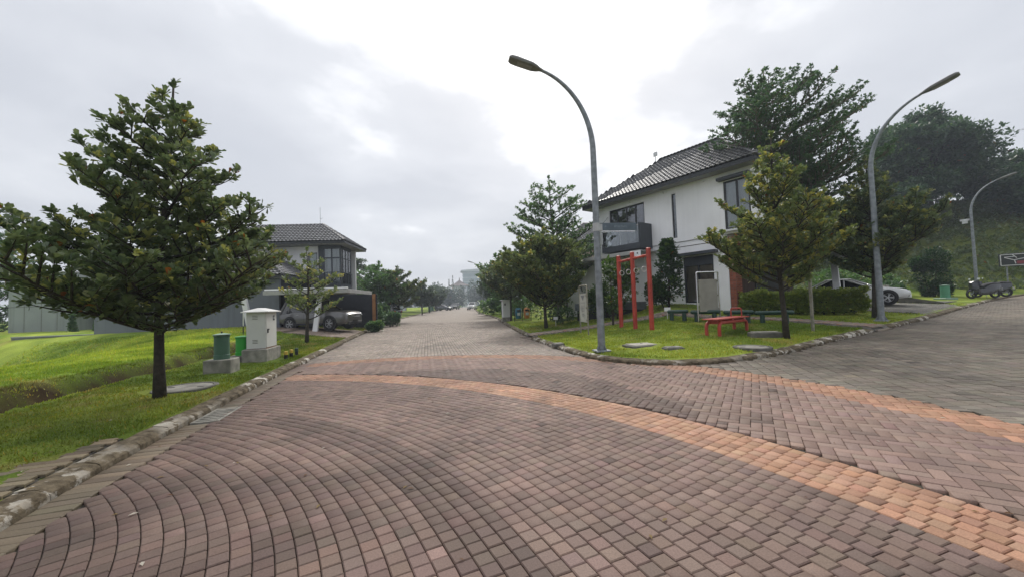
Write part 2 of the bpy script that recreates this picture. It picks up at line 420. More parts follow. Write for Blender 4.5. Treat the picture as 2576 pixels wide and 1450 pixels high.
def ground(x, y, sl=None, sr=None):
    x = np.asarray(x, float); y = np.asarray(y, float)
    if sl is None: sl = sdist(LKS, x, y)
    if sr is None: sr = sdist(RKS, x, y)
    r = roadz(x, y)
    far = 1 - sst(17, 20, y)
    zl = r + .11 + .012 * np.clip(sl, 0, 3) - .26 * np.clip(1 - np.abs(sl - 3.40) / .42, 0, 1) * far
    zl = zl + .22 * sst(3.45, 3.75, sl) + .012 * np.clip(y - 8, 0, 16) * sst(3, 7, sl) + .25 * sst(.5, 3.5, sl) * sst(17, 21, y) * (1 - .6 * sst(3.4, 3.75, sl))
    fall = np.where(sl < 12, .045 * np.clip(sl - 6, 0, 99) ** 2, .045 * 36 + .54 * (sl - 12))
    zl = np.maximum(zl - fall * (1 - sst(14, 24, y)), -2.2)
    near = sst(2, 6, x)
    zr = r + .12 + .03 * np.clip(sr, 0, 5) + near * (.03 * np.clip(sr - 1, 0, 8) + .45 * sst(5.2, 8.2, sr) * (1 - sst(12, 17, x)))
    zr = zr + hill(x, y)
    return np.where(sl > 0, zl, np.where(sr > 0, zr, r))

def gz(x, y): return float(ground(np.array([x]), np.array([y]))[0])
# ------------------------------------------------------------------ ground sheets
OPP = resample([(3.6, -14), (4.6, -6), (6.5, -1), (9.5, 2.0), (13.6, 4.3), (29.6, 14.3), (36, 18), (46, 20.5), (60, 22)], 1.0); OPP = simplify(OPP, .03)
PATH = resample([(0.55, 17.1), (3.0, 18.3), (5.6, 18.8), (8.2, 17.75), (10.4, 16.4), (11.6, 14.7), (12.35, 12.95)], 0.10)
PATH_W = 1.15; PATHS = simplify(PATH, .01)
DRIVE_L = [(-8.45, 19.6), (-9.5, 24.9), (-15.2, 24.6), (-14.6, 20.9)]      # corners: kerb near, kerb far, house far, house near
DRIVE_R = [(17.6, 16.35), (23.2, 19.9), (21.6, 23.5), (16.2, 20.0)]

def in_poly(poly, x, y):
    c = np.zeros(np.shape(x), bool); n = len(poly)
    for i in range(n):
        (x1, y1), (x2, y2) = poly[i], poly[(i + 1) % n]
        c ^= ((y1 > y) != (y2 > y)) & (x < (x2 - x1) * (y - y1) / (y2 - y1 + 1e-12) + x1)
    return c

def vnoise(x, y, f, seed=0):
    """smooth value noise, vectorised"""
    x = np.asarray(x) * f; y = np.asarray(y) * f
    xi, yi = np.floor(x).astype(np.int64), np.floor(y).astype(np.int64); fx, fy = x - xi, y - yi
    def h(a, b):
        v = (a * 374761393 + b * 668265263 + seed * 982451653) & 0x7fffffff
        v = ((v ^ (v >> 13)) * 1274126177) & 0x7fffffff
        return ((v ^ (v >> 16)) & 0xffff) / 65535.0
    u, w = fx * fx * (3 - 2 * fx), fy * fy * (3 - 2 * fy)
    return (h(xi, yi) * (1 - u) + h(xi + 1, yi) * u) * (1 - w) + (h(xi, yi + 1) * (1 - u) + h(xi + 1, yi + 1) * u) * w

def axis(parts):
    out = []
    for a, b, st in parts: out += list(np.arange(a, b, st))
    return np.array(out + [parts[-1][1]])

def lawn_color(X, Y, sl):
    n = .5 * vnoise(X, Y, .45, 1) + .3 * vnoise(X, Y, 1.7, 2) + .2 * vnoise(X, Y, 5, 3)
    g1, g2 = np.array([.080, .125, .016]), np.array([.185, .228, .036])
    c = g1 + (g2 - g1) * sst(.25, .75, n)[..., None]
    dry = sst(.62, .85, .6 * vnoise(X, Y, .8, 5) + .4 * vnoise(X, Y, 3.1, 6))[..., None] * .55
    c = c * (1 - dry) + np.array([.22, .185, .06]) * dry
    dirt = np.clip(1.25 - np.abs(sl - 3.42 + .25 * (vnoise(X, Y, 1.3, 8) - .5)) / .40, 0, 1) * (1 - sst(17, 20, Y)) * (sl > 0)
    dirt = np.clip(dirt * (.55 + 1.1 * vnoise(X, Y, 4.0, 14)), 0, 1)[..., None]
    d2 = (np.array([.020, .013, .007]) + np.array([.034, .023, .010]) * vnoise(X, Y, 6, 9)[..., None])
    c = c * (.88 + .85 * sst(3.4, 4.2, sl) * (sl < 90))[..., None] * (1 + .32 * (sl < 0))[..., None] * (1 - .55 * sst(.1, 1.5, hill(X, Y)))[..., None]  # upper lawn: lighter grass, its sunlit brightness also put into the colour
    return c * (1 - dirt) + d2 * dirt

def build_lawn():
    xs = axis([(-320, -120, 20), (-120, -50, 4), (-50, -16, .4), (-16, 16, .125), (16, 50, .4), (50, 120, 4), (120, 320, 20)])
    ys = axis([(-60, -4, 4), (-4, 2, .5), (2, 20, .125), (20, 42, .3), (42, 135, 1.5), (135, 345, 15)])
    X, Y = np.meshgrid(xs, ys); sh = X.shape; X = X.ravel().copy(); Y = Y.ravel().copy()
    def sd(x, y): return np.maximum(np.maximum(sdist(LKS, x, y), sdist(RKS, x, y)), -sdist(OPP, x, y) - .0)
    T = 0.10
    D = sd(X, Y)
    gx = np.gradient(xs); gy = np.gradient(ys); cell = np.maximum(np.tile(gx, len(ys)), np.repeat(gy, len(xs)))
    near = np.abs(D - T) < .62 * cell
    for _ in range(2):
        xi, yi = X[near], Y[near]; d = sd(xi, yi); e = 1e-3
        ddx = (sd(xi + e, yi) - d) / e; ddy = (sd(xi, yi + e) - d) / e
        k = np.clip(T - d, -1.5, 1.5); X[near] = xi + ddx * k; Y[near] = yi + ddy * k
    sl = sdist(LKS, X, Y); sr = sdist(RKS, X, Y); so = -sdist(OPP, X, Y)
    D = np.maximum(np.maximum(sl, sr), so)
    Z = ground(X, Y, sl, sr); Z = np.where((so > 0) & (sl < 0) & (sr < 0), roadz(X, Y) + .12, Z)
    Z -= .035 * (1 - sst(.25, .6, D))
    rough = (vnoise(X, Y, 2.2, 11) - .5) * .035 + (vnoise(X, Y, 7, 12) - .5) * .018
    Z += rough * sst(.15, .6, D)
    dd = np.abs(sl - 3.5) < .6
    Z += np.where(dd & (Y < 20), (vnoise(X, Y, 3.2, 13) - .5) * .10 + (vnoise(X, Y, 8, 15) - .5) * .07, 0)
    idx = np.arange(X.size).reshape(sh)
    q = np.stack([idx[:-1, :-1], idx[:-1, 1:], idx[1:, 1:], idx[1:, :-1]], -1).reshape(-1, 4)
    keep = (D[q] > T - .03).all(1)
    q = q[keep]
    used = np.unique(q); rm = -np.ones(X.size, int); rm[used] = np.arange(used.size)
    V = np.stack([X, Y, Z], 1)[used]
    m = attr_mat('lawn_soil', rough=.95, spec=.1, grain=.4, gscale=55, bump=.6, big=.15)
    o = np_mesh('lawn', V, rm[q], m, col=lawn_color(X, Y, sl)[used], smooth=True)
    tag(o, kind='structure')
build_lawn()

def sheet(name, xs, ys, zf, m, keepf=None, smooth=True):
    X, Y = np.meshgrid(xs, ys); sh = X.shape; X = X.ravel(); Y = Y.ravel(); Z = zf(X, Y)
    idx = np.arange(X.size).reshape(sh)
    q = np.stack([idx[:-1, :-1], idx[:-1, 1:], idx[1:, 1:], idx[1:, :-1]], -1).reshape(-1, 4)
    if keepf is not None:
        cx, cy = X[q].mean(1), Y[q].mean(1); q = q[keepf(cx, cy)]
    return np_mesh(name, np.stack([X, Y, Z], 1), q, m, smooth=smooth)

M_BED = mat('joint_sand', (0.040, 0.034, 0.027), 0.95, 0.3, 1.6, 0.3, 60, col2=(.095, .082, .055), lo=.42, hi=.68, detail=7)
def far_paving(name, c1, c2, ang):
    m = bpy.data.materials.new(name); n, l, b = nodes_of(m)
    b.inputs['Roughness'].default_value = .75; b.inputs['Specular IOR Level'].default_value = .3
    geo = n.new('ShaderNodeNewGeometry'); mp = n.new('ShaderNodeMapping'); mp.inputs['Rotation'].default_value = (0, 0, ang)
    l.new(geo.outputs['Position'], mp.inputs['Vector'])
    br = n.new('ShaderNodeTexBrick'); br.inputs['Color1'].default_value = (*c1, 1); br.inputs['Color2'].default_value = (*c2, 1)
    br.inputs['Mortar'].default_value = (.09, .075, .06, 1); br.inputs['Scale'].default_value = 1.0
    br.inputs['Brick Width'].default_value = .214; br.inputs['Row Height'].default_value = .107; br.inputs['Mortar Size'].default_value = .005
    l.new(mp.outputs[0], br.inputs['Vector'])
    no = n.new('ShaderNodeTexNoise'); no.inputs['Scale'].default_value = .6; no.inputs['Detail'].default_value = 5; l.new(geo.outputs['Position'], no.inputs['Vector'])
    mr = n.new('ShaderNodeMapRange'); mr.inputs['To Min'].default_value = .75; mr.inputs['To Max'].default_value = 1.25; l.new(no.outputs['Fac'], mr.inputs['Value'])
    vm = n.new('ShaderNodeVectorMath'); vm.operation = 'SCALE'; l.new(br.outputs['Color'], vm.inputs[0]); l.new(mr.outputs[0], vm.inputs['Scale'])
    l.new(vm.outputs[0], b.inputs['Base Color'])
    return m

MAIN_END, SIDE_END = 34.0, 30.0       # how far the paving is built stone by stone
CA, RA = np.array([-2.5, 4.0]), 8.2    # big ring across the crossing
CB, RB = np.array([-6.3, -.6]), 10.2   # fan laid from the left kerb
def zone_of(x, y):
    """0 fan, 1 ring field, 2 main street, 3 side street"""
    rb = np.hypot(x - CB[0], y - CB[1]); ra = np.hypot(x - CA[0], y - CA[1])
    z = np.where(rb < RB, 0, np.where(ra < RA, 1, np.where((x < 2.6) & (y > 9.0), 2, 3)))
    return z

on_road = lambda x, y: (sdist(LKS, x, y) < 1.1) & (sdist(RKS, x, y) < 1.1)
crossing = sheet('crossing', axis([(-16, 20, .5)]), axis([(-12, 16, .5)]), lambda x, y: roadz(x, y) - .03, M_BED, on_road)
tag(crossing, kind='structure')
main_street = sheet('main_street', axis([(-40, 12, 1)]), axis([(16, MAIN_END + 1, 1)]), lambda x, y: roadz(x, y) - .031, M_BED, on_road)
tag(main_street, kind='structure')
side_street = sheet('side_street', axis([(20, 31, 1)]), axis([(-12, 28, 1)]), lambda x, y: roadz(x, y) - .031, M_BED, on_road)
tag(side_street, kind='structure')
m_far = far_paving('far_paving', (.25, .21, .17), (.30, .25, .205), R(76))
tag(sheet('main_street_far', axis([(-60, 12, 2)]), axis([(MAIN_END, 176, 2)]), lambda x, y: roadz(x, y) - .002, m_far, lambda x, y: (sdist(LKS, x, y) < 1.2) & (sdist(RKS, x, y) < 1.2)), kind='structure')
m_far2 = far_paving('far_paving_side', (.175, .148, .117), (.205, .175, .138), R(30))
tag(sheet('side_street_far', axis([(SIDE_END - 2, 90, 2)]), axis([(-30, 32, 2)]), lambda x, y: roadz(x, y) - .006, m_far2, lambda x, y: (sdist(LKS, x, y) < 1.2) & (sdist(RKS, x, y) < 1.2)), kind='structure')
tag(sheet('ground_behind', axis([(-320, 320, 40)]), axis([(-120, -10, 11)]), lambda x, y: x * 0 - .04, M_BED), kind='structure')

# ------------------------------------------------------------------ pavers, laid one by one
PV = []          # rows: x, y, angle, length, width, r, g, b, zone
def jitter_col(c, n, s=.13):
    c = np.array(c); k = 1 + rng.normal(0, s, (n, 1)); h = 1 + rng.normal(0, .022, (n, 3))
    return np.clip(c * k * h, .01, .9)

BROWN, BROWN_DK, BROWN_LT = (.172, .116, .094), (.105, .075, .064), (.235, .155, .120)
ORANGE, ORANGE2 = (.315, .172, .108), (.335, .195, .128)
MAINC, SIDEC, GUTTER = (.255, .210, .172), (.178, .152, .120), (.185, .145, .100)

def view_ok(x, y): return (y > .9) & (np.abs(x) < 1.55 * y + 1.6)

def add_pavers(x, y, a, L, W, col, zone):
    n = len(x)
    PV.append(np.column_stack([x, y, np.broadcast_to(a, (n,)), np.full(n, L), np.full(n, W), col, np.full(n, zone)]))

def inside_road(x, y, ml=.33, mr=.03):
    return (sdist(LKS, x, y) < -ml) & (sdist(RKS, x, y) < -mr) & (sdist(OPP, x, y) > .0)

# fan: square setts in rings
P0 = .118; th0 = R(36)
fx, fy, fa, fr = [], [], [], []
for k in range(4, int(RB / P0) + 1):
    r = (k - .5) * P0
    if r > RB: break
    da = P0 / r
    n = int(math.pi * 1.1 / da)
    t = th0 + (np.arange(-n, n) + .5) * da
    t = t[(t > R(-40)) & (t < R(125))]
    fx.append(CB[0] + r * np.cos(t)); fy.append(CB[1] + r * np.sin(t)); fa.append(t); fr.append(np.full(len(t), r))
fx, fy, fa, fr = map(np.concatenate, (fx, fy, fa, fr))
ok = view_ok(fx, fy); fx, fy, fa, fr = fx[ok], fy[ok], fa[ok], fr[ok]
ok = inside_road(fx, fy); fx, fy, fa, fr = fx[ok], fy[ok], fa[ok], fr[ok]
n = len(fx)
colr = jitter_col(BROWN, n, .10)
dk = np.clip(np.maximum(((fr > 6.62) & (fr < 7.12) & (fa < R(66))) * 1.0, sst(.62, .8, .6 * vnoise(fx, fy, .7, 21) + .4 * vnoise(fx, fy, 2.5, 22))) * .9, 0, 1)
dk = np.maximum(dk, (rng.random(n) < .05) * .7)
lt = sst(.55, .8, vnoise(fx, fy, .5, 25)) * .8
colr = colr * (1 - .14 * (fr < 6.62))[:, None]
colr = colr * (1 - np.where((fr > 6.62) & (fr < 7.12), .40, .26) * dk)[:, None] * (1 + .13 * lt[:, None])
og = fr > 9.45
oc = jitter_col(ORANGE, n, .10); oc2 = jitter_col(ORANGE2, n, .10); oc = np.where((rng.random(n) < .45)[:, None], oc2, oc)
colr = np.where(og[:, None], oc, colr)
add_pavers(fx, fy, fa, P0, P0, colr, 0)

# pieces that meet another pattern are cut in half, as a paver does
def cut_halves(x, y, a, L, zone):
    a = np.broadcast_to(a, x.shape)
    near = (np.abs(np.hypot(x - CB[0], y - CB[1]) - RB) < .62 * L) | (np.abs(np.hypot(x - CA[0], y - CA[1]) - RA) < .62 * L)
    w = ~near & (zone_of(x, y) == zone)
    hx_ = np.concatenate([x[near] + s * L / 4 * np.cos(a[near]) for s in (-1, 1)]); hy_ = np.concatenate([y[near] + s * L / 4 * np.sin(a[near]) for s in (-1, 1)]); ha_ = np.concatenate([a[near]] * 2)
    k = zone_of(hx_, hy_) == zone
    return (x[w], y[w], a[w]), (hx_[k], hy_[k], ha_[k])

# ring field: herringbone
def herring(x0, x1, y0, y1, W, ang, org):
    ca, sa = math.cos(ang), math.sin(ang)
    N = int(max(x1 - x0, y1 - y0) / W) + 6
    i, j = np.meshgrid(np.arange(-N, N), np.arange(-N, N)); i = i.ravel(); j = j.ravel()
    k = (i - j) % 4
    hx = np.concatenate([(i[k == 0] + 1) * W, (i[k == 3] + .5) * W]); hy = np.concatenate([(j[k == 0] + .5) * W, (j[k == 3] + 1) * W])
    a = np.concatenate([np.zeros((k == 0).sum()), np.full((k == 3).sum(), math.pi / 2)])
    x = org[0] + hx * ca - hy * sa; y = org[1] + hx * sa + hy * ca
    ok = (x > x0) & (x < x1) & (y > y0) & (y < y1)
    return x[ok], y[ok], a[ok] + ang
hx, hy, ha = herring(-11.2, 6.2, -4.5, 12.6, .118, R(58), (-2.5, 4.0))
ok = view_ok(hx, hy); hx, hy, ha = hx[ok], hy[ok], ha[ok]
(wx, wy, wa), (qx, qy, qa) = cut_halves(hx, hy, ha, .236, 1)
hx, hy, ha, hl_ = np.concatenate([wx, qx]), np.concatenate([wy, qy]), np.concatenate([wa, qa]), np.concatenate([np.full(len(wx), .236), np.full(len(qx), .118)])
ok = inside_road(hx, hy); hx, hy, ha, hl_ = hx[ok], hy[ok], ha[ok], hl_[ok]
n = len(hx); ra = np.hypot(hx - CA[0], hy - CA[1]); rb = np.hypot(hx - CB[0], hy - CB[1])
cc = jitter_col(BROWN, n, .09) * 1.16
an_ = np.degrees(np.arctan2(hy - CB[1], hx - CB[0])); wd = 1.45 * np.sin(np.pi * np.clip((an_ - 31) / 45, 0, 1))
cres = (rb - RB < wd + .10 * rng.normal(0, 1, n)) & (wd > .05)
cc = cc * (1 - .40 * cres[:, None])
og = ra > 7.5
oc = jitter_col(ORANGE, n, .10) * np.where(hy > 9.0, .85, 1.)[:, None]
cc = np.where(og[:, None], oc, cc)
for L_ in (.236, .118):
    k = hl_ == L_; add_pavers(hx[k], hy[k], ha[k], L_, .118, cc[k], 1)

# streets: stretcher courses
def courses(org, ang, L, W, u0, u1, v0, v1, off=.5):
    ca, sa = math.cos(ang), math.sin(ang)
    v = np.arange(int(v0 / W), int(v1 / W)); u = np.arange(int(u0 / L), int(u1 / L))
    U, Vv = np.meshgrid(u, v); uu = (U + off * (Vv % 2)) * L; vv = Vv * W
    uu = uu.ravel(); vv = vv.ravel()
    return org[0] + uu * ca - vv * sa, org[1] + uu * sa + vv * ca
AM = R(102.5)
x, y = courses((-3.5, 11), AM, .214, .107, -3, 26, -9, 9)
ok = (y < MAIN_END) & view_ok(x, y); x, y = x[ok], y[ok]
for (x, y, a_), L_ in zip(cut_halves(x, y, AM, .214, 2), (.214, .107)):
    ok = inside_road(x, y, .03); x, y = x[ok], y[ok]
    add_pavers(x, y, AM, L_, .107, jitter_col(MAINC, len(x), .12) * (1 + .15 * (vnoise(x, y, .7, 31) - .5))[:, None], 2)
AS = R(72)
x, y = courses((6, 8), AS, .20, .205, -12, 22, -30, 12)
ok = (x < SIDE_END) & view_ok(x, y); x, y = x[ok], y[ok]
for (x, y, a_), L_ in zip(cut_halves(x, y, AS, .20, 3), (.20, .10)):
    ok = inside_road(x, y, .03); x, y = x[ok], y[ok]
    add_pavers(x, y, AS, L_, .205, jitter_col(SIDEC, len(x), .12) * (1 + .2 * (vnoise(x, y, .5, 33) - .5))[:, None], 3)
# gutter course along the left kerb
gp = resample(LK, .118)
tg = np.gradient(gp, axis=0); tg /= np.linalg.norm(tg, axis=1)[:, None]; nr = np.stack([tg[:, 1], -tg[:, 0]], 1)
gc = gp + nr * .165
ok = (gc[:, 1] > 1.2) & (gc[:, 1] < 11.5); gc, tgk = gc[ok], tg[ok]
grate_at = (np.hypot(gc[:, 0] + 4.55, gc[:, 1] - 6.0) < .42)
gc, tgk = gc[~grate_at], tgk[~grate_at]
n = len(gc); fade = sst(8.5, 11, gc[:, 1])[:, None]
add_pavers(gc[:, 0], gc[:, 1], np.arctan2(tgk[:, 1], tgk[:, 0]) + math.pi / 2, .29, .118, jitter_col(GUTTER, n, .12) * (1 - fade) + jitter_col(BROWN, n, .1) * fade, 0)

def paver_verts(P, zf, gap=.0055, bev=.0065, tilt=.006, zj=.0016):
    """12 vertices and 9 quads for each paver row"""
    n = len(P); L, W = P[:, 3] / 2 - gap / 2, P[:, 4] / 2 - gap / 2
    sx = np.array([-1, 1, 1, -1]); sy = np.array([-1, -1, 1, 1])
    lv = np.zeros((n, 12, 3))
    lv[:, 0:4, 0] = L[:, None] * sx; lv[:, 0:4, 1] = W[:, None] * sy; lv[:, 0:4, 2] = -.05
    lv[:, 4:8, 0] = L[:, None] * sx; lv[:, 4:8, 1] = W[:, None] * sy; lv[:, 4:8, 2] = -bev
    lv[:, 8:12, 0] = (L[:, None] - bev) * sx; lv[:, 8:12, 1] = (W[:, None] - bev) * sy
    ja = rng.normal(0, .006, n); ca, sa = np.cos(P[:, 2] + ja)[:, None], np.sin(P[:, 2] + ja)[:, None]
    tx, ty = rng.normal(0, tilt, (2, n, 1))
    z = lv[:, :, 2] + lv[:, :, 0] * tx + lv[:, :, 1] * ty
    X = P[:, 0:1] + lv[:, :, 0] * ca - lv[:, :, 1] * sa; Y = P[:, 1:2] + lv[:, :, 0] * sa + lv[:, :, 1] * ca
    Z = z + (zf(P[:, 0], P[:, 1]) + rng.normal(0, zj, n))[:, None]
    V = np.stack([X, Y, Z], -1).reshape(-1, 3)
    fq = np.array([(8, 9, 10, 11), (4, 5, 9, 8), (5, 6, 10, 9), (6, 7, 11, 10), (7, 4, 8, 11), (0, 1, 5, 4), (1, 2, 6, 5), (2, 3, 7, 6), (3, 0, 4, 7)])
    Q = (np.arange(n)[:, None, None] * 12 + fq[None]).reshape(-1, 4)
    return V, Q

_pm = {}
def paver_mesh(L, W):
    k = (round(L, 4), round(W, 4))
    if k not in _pm:
        st = rng.bit_generator.state
        V, Q = paver_verts(np.array([[0, 0, 0, L, W]]), lambda x, y: x * 0, tilt=0, zj=0)
        me = bpy.data.meshes.new('paver'); me.from_pydata([tuple(v) for v in V], [], [tuple(int(i) for i in q) for q in Q]); me.materials.append(M_PAVER1)
        _pm[k] = me
    return _pm[k]

def lay(parent, P, zf, singles=300, fname='paver_field'):
    """the pieces that show largest become objects of their own, the rest one field"""
    x, y = P[:, 0], P[:, 1]
    score = P[:, 3] * P[:, 4] / np.maximum(y, .5) ** 3 * ((np.abs(x) < 1.30 * y) & (y > 2.25))
    order = np.argsort(-score)
    top = order[:singles]; rest = order[singles:]
    zt = zf(P[top, 0], P[top, 1])
    for i, z0 in zip(top, zt):
        r = P[i]
        o = bpy.data.objects.new('paver', paver_mesh(r[3], r[4])); COL.objects.link(o); o.parent = parent
        o.location = (r[0], r[1], float(z0) + float(rng.normal(0, .0016)))
        o.rotation_euler = (float(rng.normal(0, .006)), float(rng.normal(0, .006)), r[2] + float(rng.normal(0, .006)))
        o.color = (r[5], r[6], r[7], 1)
    if len(rest):
        V, Q = paver_verts(P[rest], zf)
        f = np_mesh(fname, V, Q, M_PAVER, parent, col=np.repeat(P[rest, 5:8], 12, 0))
        f['kind'] = 'stuff'
ALLP = np.concatenate(PV)
px_, py_ = ALLP[:, 0], ALLP[:, 1]
st = sst(.60, .80, .6 * vnoise(px_, py_, .33, 61) + .4 * vnoise(px_, py_, 1.4, 62)) * .17 + sst(.70, .85, vnoise(px_, py_, 2.6, 63)) * .16      # grime
ed = np.exp(-np.clip(-np.maximum(sdist(LKS, px_, py_), sdist(RKS, px_, py_)), 0, 9) / .5) * .35                                               # dirt washed to the kerbs
dust = sst(.55, .8, .6 * vnoise(px_, py_, .22, 65) + .4 * vnoise(px_, py_, .9, 66)) * .16
ALLP[:, 5:8] *= ((1 - st) * (1 - ed) * (1 + dust))[:, None]
odd = rng.random(len(ALLP)) < .012; ALLP[odd, 5:8] *= rng.choice([.55, .7, 1.3], odd.sum())[:, None]
lay(crossing, ALLP[ALLP[:, 8] <= 1], roadz, 300)
lay(main_street, ALLP[ALLP[:, 8] == 2], roadz, 300)
lay(side_street, ALLP[ALLP[:, 8] == 3], roadz, 300)

# foot path and driveways
def ribbon(name, pts, w, zoff, m):
    tg = np.gradient(pts, axis=0); tg /= np.linalg.norm(tg, axis=1)[:, None]; nr = np.stack([-tg[:, 1], tg[:, 0]], 1)
    a, b = pts + nr * w / 2, pts - nr * w / 2
    za, zb = ground(a[:, 0], a[:, 1]) + zoff, ground(b[:, 0], b[:, 1]) + zoff
    n = len(pts); V = np.concatenate([np.column_stack([a, za]), np.column_stack([b, zb]), np.column_stack([a, za - .12]), np.column_stack([b, zb - .12])])
    i = np.arange(n - 1)
    Q = np.concatenate([np.stack([i, i + 1, n + i + 1, n + i][::-1], 1), np.stack([i, i + 1, 2 * n + i + 1, 2 * n + i], 1), np.stack([n + i, n + i + 1, 3 * n + i + 1, 3 * n + i][::-1], 1)])
    return np_mesh(name, V, Q, m)
footpath = tag(ribbon('footpath', PATH, PATH_W + .08, .015, M_CONC_DK), kind='structure')
pp = resample(PATH, .107); tg = np.gradient(pp, axis=0); ang = np.arctan2(tg[:, 1], tg[:, 0])
rows = []
for k, (p, a) in enumerate(zip(pp, ang)):
    for j in range(-3, 4):
        v = (j + (.5 if k % 2 else 0)) * .214
        if abs(v) > PATH_W / 2 - .09: continue
        rows.append((p[0] - math.sin(a) * v, p[1] + math.cos(a) * v, a + math.pi / 2, .214, .107))
rows = np.array(rows); cP = jitter_col((.225, .185, .15), len(rows), .16)
cP = np.where((rng.random(len(rows)) < .08)[:, None], jitter_col((.28, .13, .09), len(rows)), cP)
lay(footpath, np.column_stack([rows, cP, np.zeros(len(rows))]), lambda x, y: ground(x, y) + .05, 300)

def drive(name, C4, col, zoff, L=.214, W=.107, singles=300):
    C4 = np.array(C4, float)
    nu = int(np.linalg.norm(C4[1] - C4[0]) / L); nv = int(np.linalg.norm(C4[3] - C4[0]) / W)
    us = np.linspace(0, 1, 14); U, Vv = np.meshgrid(us, us); U = U.ravel(); Vv = Vv.ravel()
    bil = lambda u, v: ((1 - u) * (1 - v))[:, None] * C4[0] + (u * (1 - v))[:, None] * C4[1] + (u * v)[:, None] * C4[2] + ((1 - u) * v)[:, None] * C4[3]
    def zf(x, y):
        sl = sdist(LKS, x, y); sr = sdist(RKS, x, y)
        d = np.maximum(sl, sr); g = ground(x, y)
        return np.where(d < .9, roadz(x, y) + .03 + (g - roadz(x, y)) * sst(-.1, .9, d), g) + zoff
    XY = bil(U, Vv); idx = np.arange(196).reshape(14, 14)
    q = np.stack([idx[:-1, :-1], idx[:-1, 1:], idx[1:, 1:], idx[1:, :-1]], -1).reshape(-1, 4)
    o = np_mesh(name, np.column_stack([XY, zf(XY[:, 0], XY[:, 1]) - .028]), q, M_BED)
    tag(o, kind='structure')
    u, v = np.meshgrid((np.arange(nu) + .5) / nu, (np.arange(nv) + .5) / nv)
    u = (u + .25 / nu * np.where(np.arange(nv) % 2, 1, -1)[:, None]); XYp = bil(u.ravel(), v.ravel())
    e = C4[1] - C4[0]; a = math.atan2(e[1], e[0]); n = len(XYp)
    P = np.column_stack([XYp, np.full(n, a), np.full(n, L), np.full(n, W), jitter_col(col, n, .13), np.zeros(n)])
    lay(o, P, zf, singles)
drive('driveway_west', DRIVE_L, (.235, .185, .15), .03)
drive('driveway_east', DRIVE_R, (.19, .18, .155), .03)

# ------------------------------------------------------------------ kerbs
def kerb_mat():
    m = bpy.data.materials.new('weathered_kerb'); n, l, b = nodes_of(m); b.inputs['Roughness'].default_value = .9; b.inputs['Specular IOR Level'].default_value = .2
    geo = n.new('ShaderNodeNewGeometry')
    def noise(sc, det, seed):
        t = n.new('ShaderNodeTexNoise'); t.inputs['Scale'].default_value = sc; t.inputs['Detail'].default_value = det; t.inputs['Roughness'].default_value = .65
        mp = n.new('ShaderNodeMapping'); mp.inputs['Location'].default_value = (seed, seed * 2, 0); l.new(geo.outputs['Position'], mp.inputs[0]); l.new(mp.outputs[0], t.inputs['Vector']); return t.outputs['Fac']
    def ramp(f, a, bb, c1, c2):
        r = n.new('ShaderNodeValToRGB'); r.color_ramp.elements[0].position = a; r.color_ramp.elements[1].position = bb
        r.color_ramp.elements[0].color = (*c1, 1); r.color_ramp.elements[1].color = (*c2, 1); l.new(f, r.inputs['Fac']); return r.outputs['Color']
    base = ramp(noise(9, 6, 1), .35, .7, (.045, .034, .020), (.19, .155, .105))
    white = ramp(noise(3.2, 8, 7), .51, .55, (0, 0, 0), (1, 1, 1))
    big = ramp(noise(.55, 3, 3), .45, .60, (0, 0, 0), (1, 1, 1))
    mk = n.new('ShaderNodeMath'); mk.operation = 'MULTIPLY'; l.new(white, mk.inputs[0]); l.new(big, mk.inputs[1])
    mx = n.new('ShaderNodeMix'); mx.data_type = 'RGBA'; l.new(mk.outputs[0], mx.inputs['Factor']); l.new(base, mx.inputs['A'])
    paint = ramp(noise(14, 4, 4), .3, .7, (.40, .37, .31), (.62, .59, .53)); l.new(paint, mx.inputs['B'])
    l.new(mx.outputs['Result'], b.inputs['Base Color'])
    bu = n.new('ShaderNodeBump'); bu.inputs['Strength'].default_value = .8; bu.inputs['Distance'].default_value = .02
    l.new(noise(22, 6, 5), bu.inputs['Height']); l.new(bu.outputs[0], b.inputs['Normal'])
    return m
M_KERB = kerb_mat()
PROF = [(-.012, -.06), (0, .045), (.015, .062), (.04, .078), (.10, .092), (.20, .104), (.23, .098), (.24, -.06)]

def kerb(name, line, side, t0, t1, piece=.62, far=45.):
    """stones swept along the kerb line; side +1 lays the stone left of the line"""
    pts = resample(line, .2067); root = None
    tg = np.gradient(pts, axis=0); tg /= np.linalg.norm(tg, axis=1)[:, None]; nr = np.stack([-tg[:, 1], tg[:, 0]], 1) * side
    def ring(i, sh, dz, jit):
        p, q = pts[i] + tg[i] * sh, nr[i]; z = float(roadz(p[0], p[1])) + dz
        return [(p[0] + q[0] * a + 0, p[1] + q[1] * a, z + b + (rng.normal(0, jit) if b > 0 else 0)) for a, b in PROF]
    ok = [i for i in range(len(pts)) if t0 <= pts[i][1] <= t1 or (side > 0 and pts[i][0] > 3)]
    mbf = MB(); groups = []; i = ok[0]
    while i + 3 < ok[-1]:
        groups.append((i, i + 3)); i += 3
    root = bpy.data.objects.new(name, None)
    far_rings = []; stones = []
    for a, b in groups:
        d = math.hypot(*pts[a])
        if d > far:
            mb = MB().loft([ring(a, 0, 0, .002), ring(b, 0, 0, .002)], close=True, caps=True)
            k = len(mbf.v); mbf.v += mb.v; mbf.f += [tuple(j + k for j in f) for f in mb.f]
        else:
            dz = rng.normal(0, .0025)
            stones.append(MB().loft([ring(j, (.003 if j == a else (-.003 if j == b else 0)), dz, .005) for j in range(a, b + 1)]))
    base = mbf.build(name, M_KERB)
    tag(base, kind='structure')
    for s in stones: s.build('kerb_stone', M_KERB, base)
    return base
kerb('kerb_west', LK, 1, 1.0, 165)
kerb('kerb_corner', RK, 1, 8.5, 165)

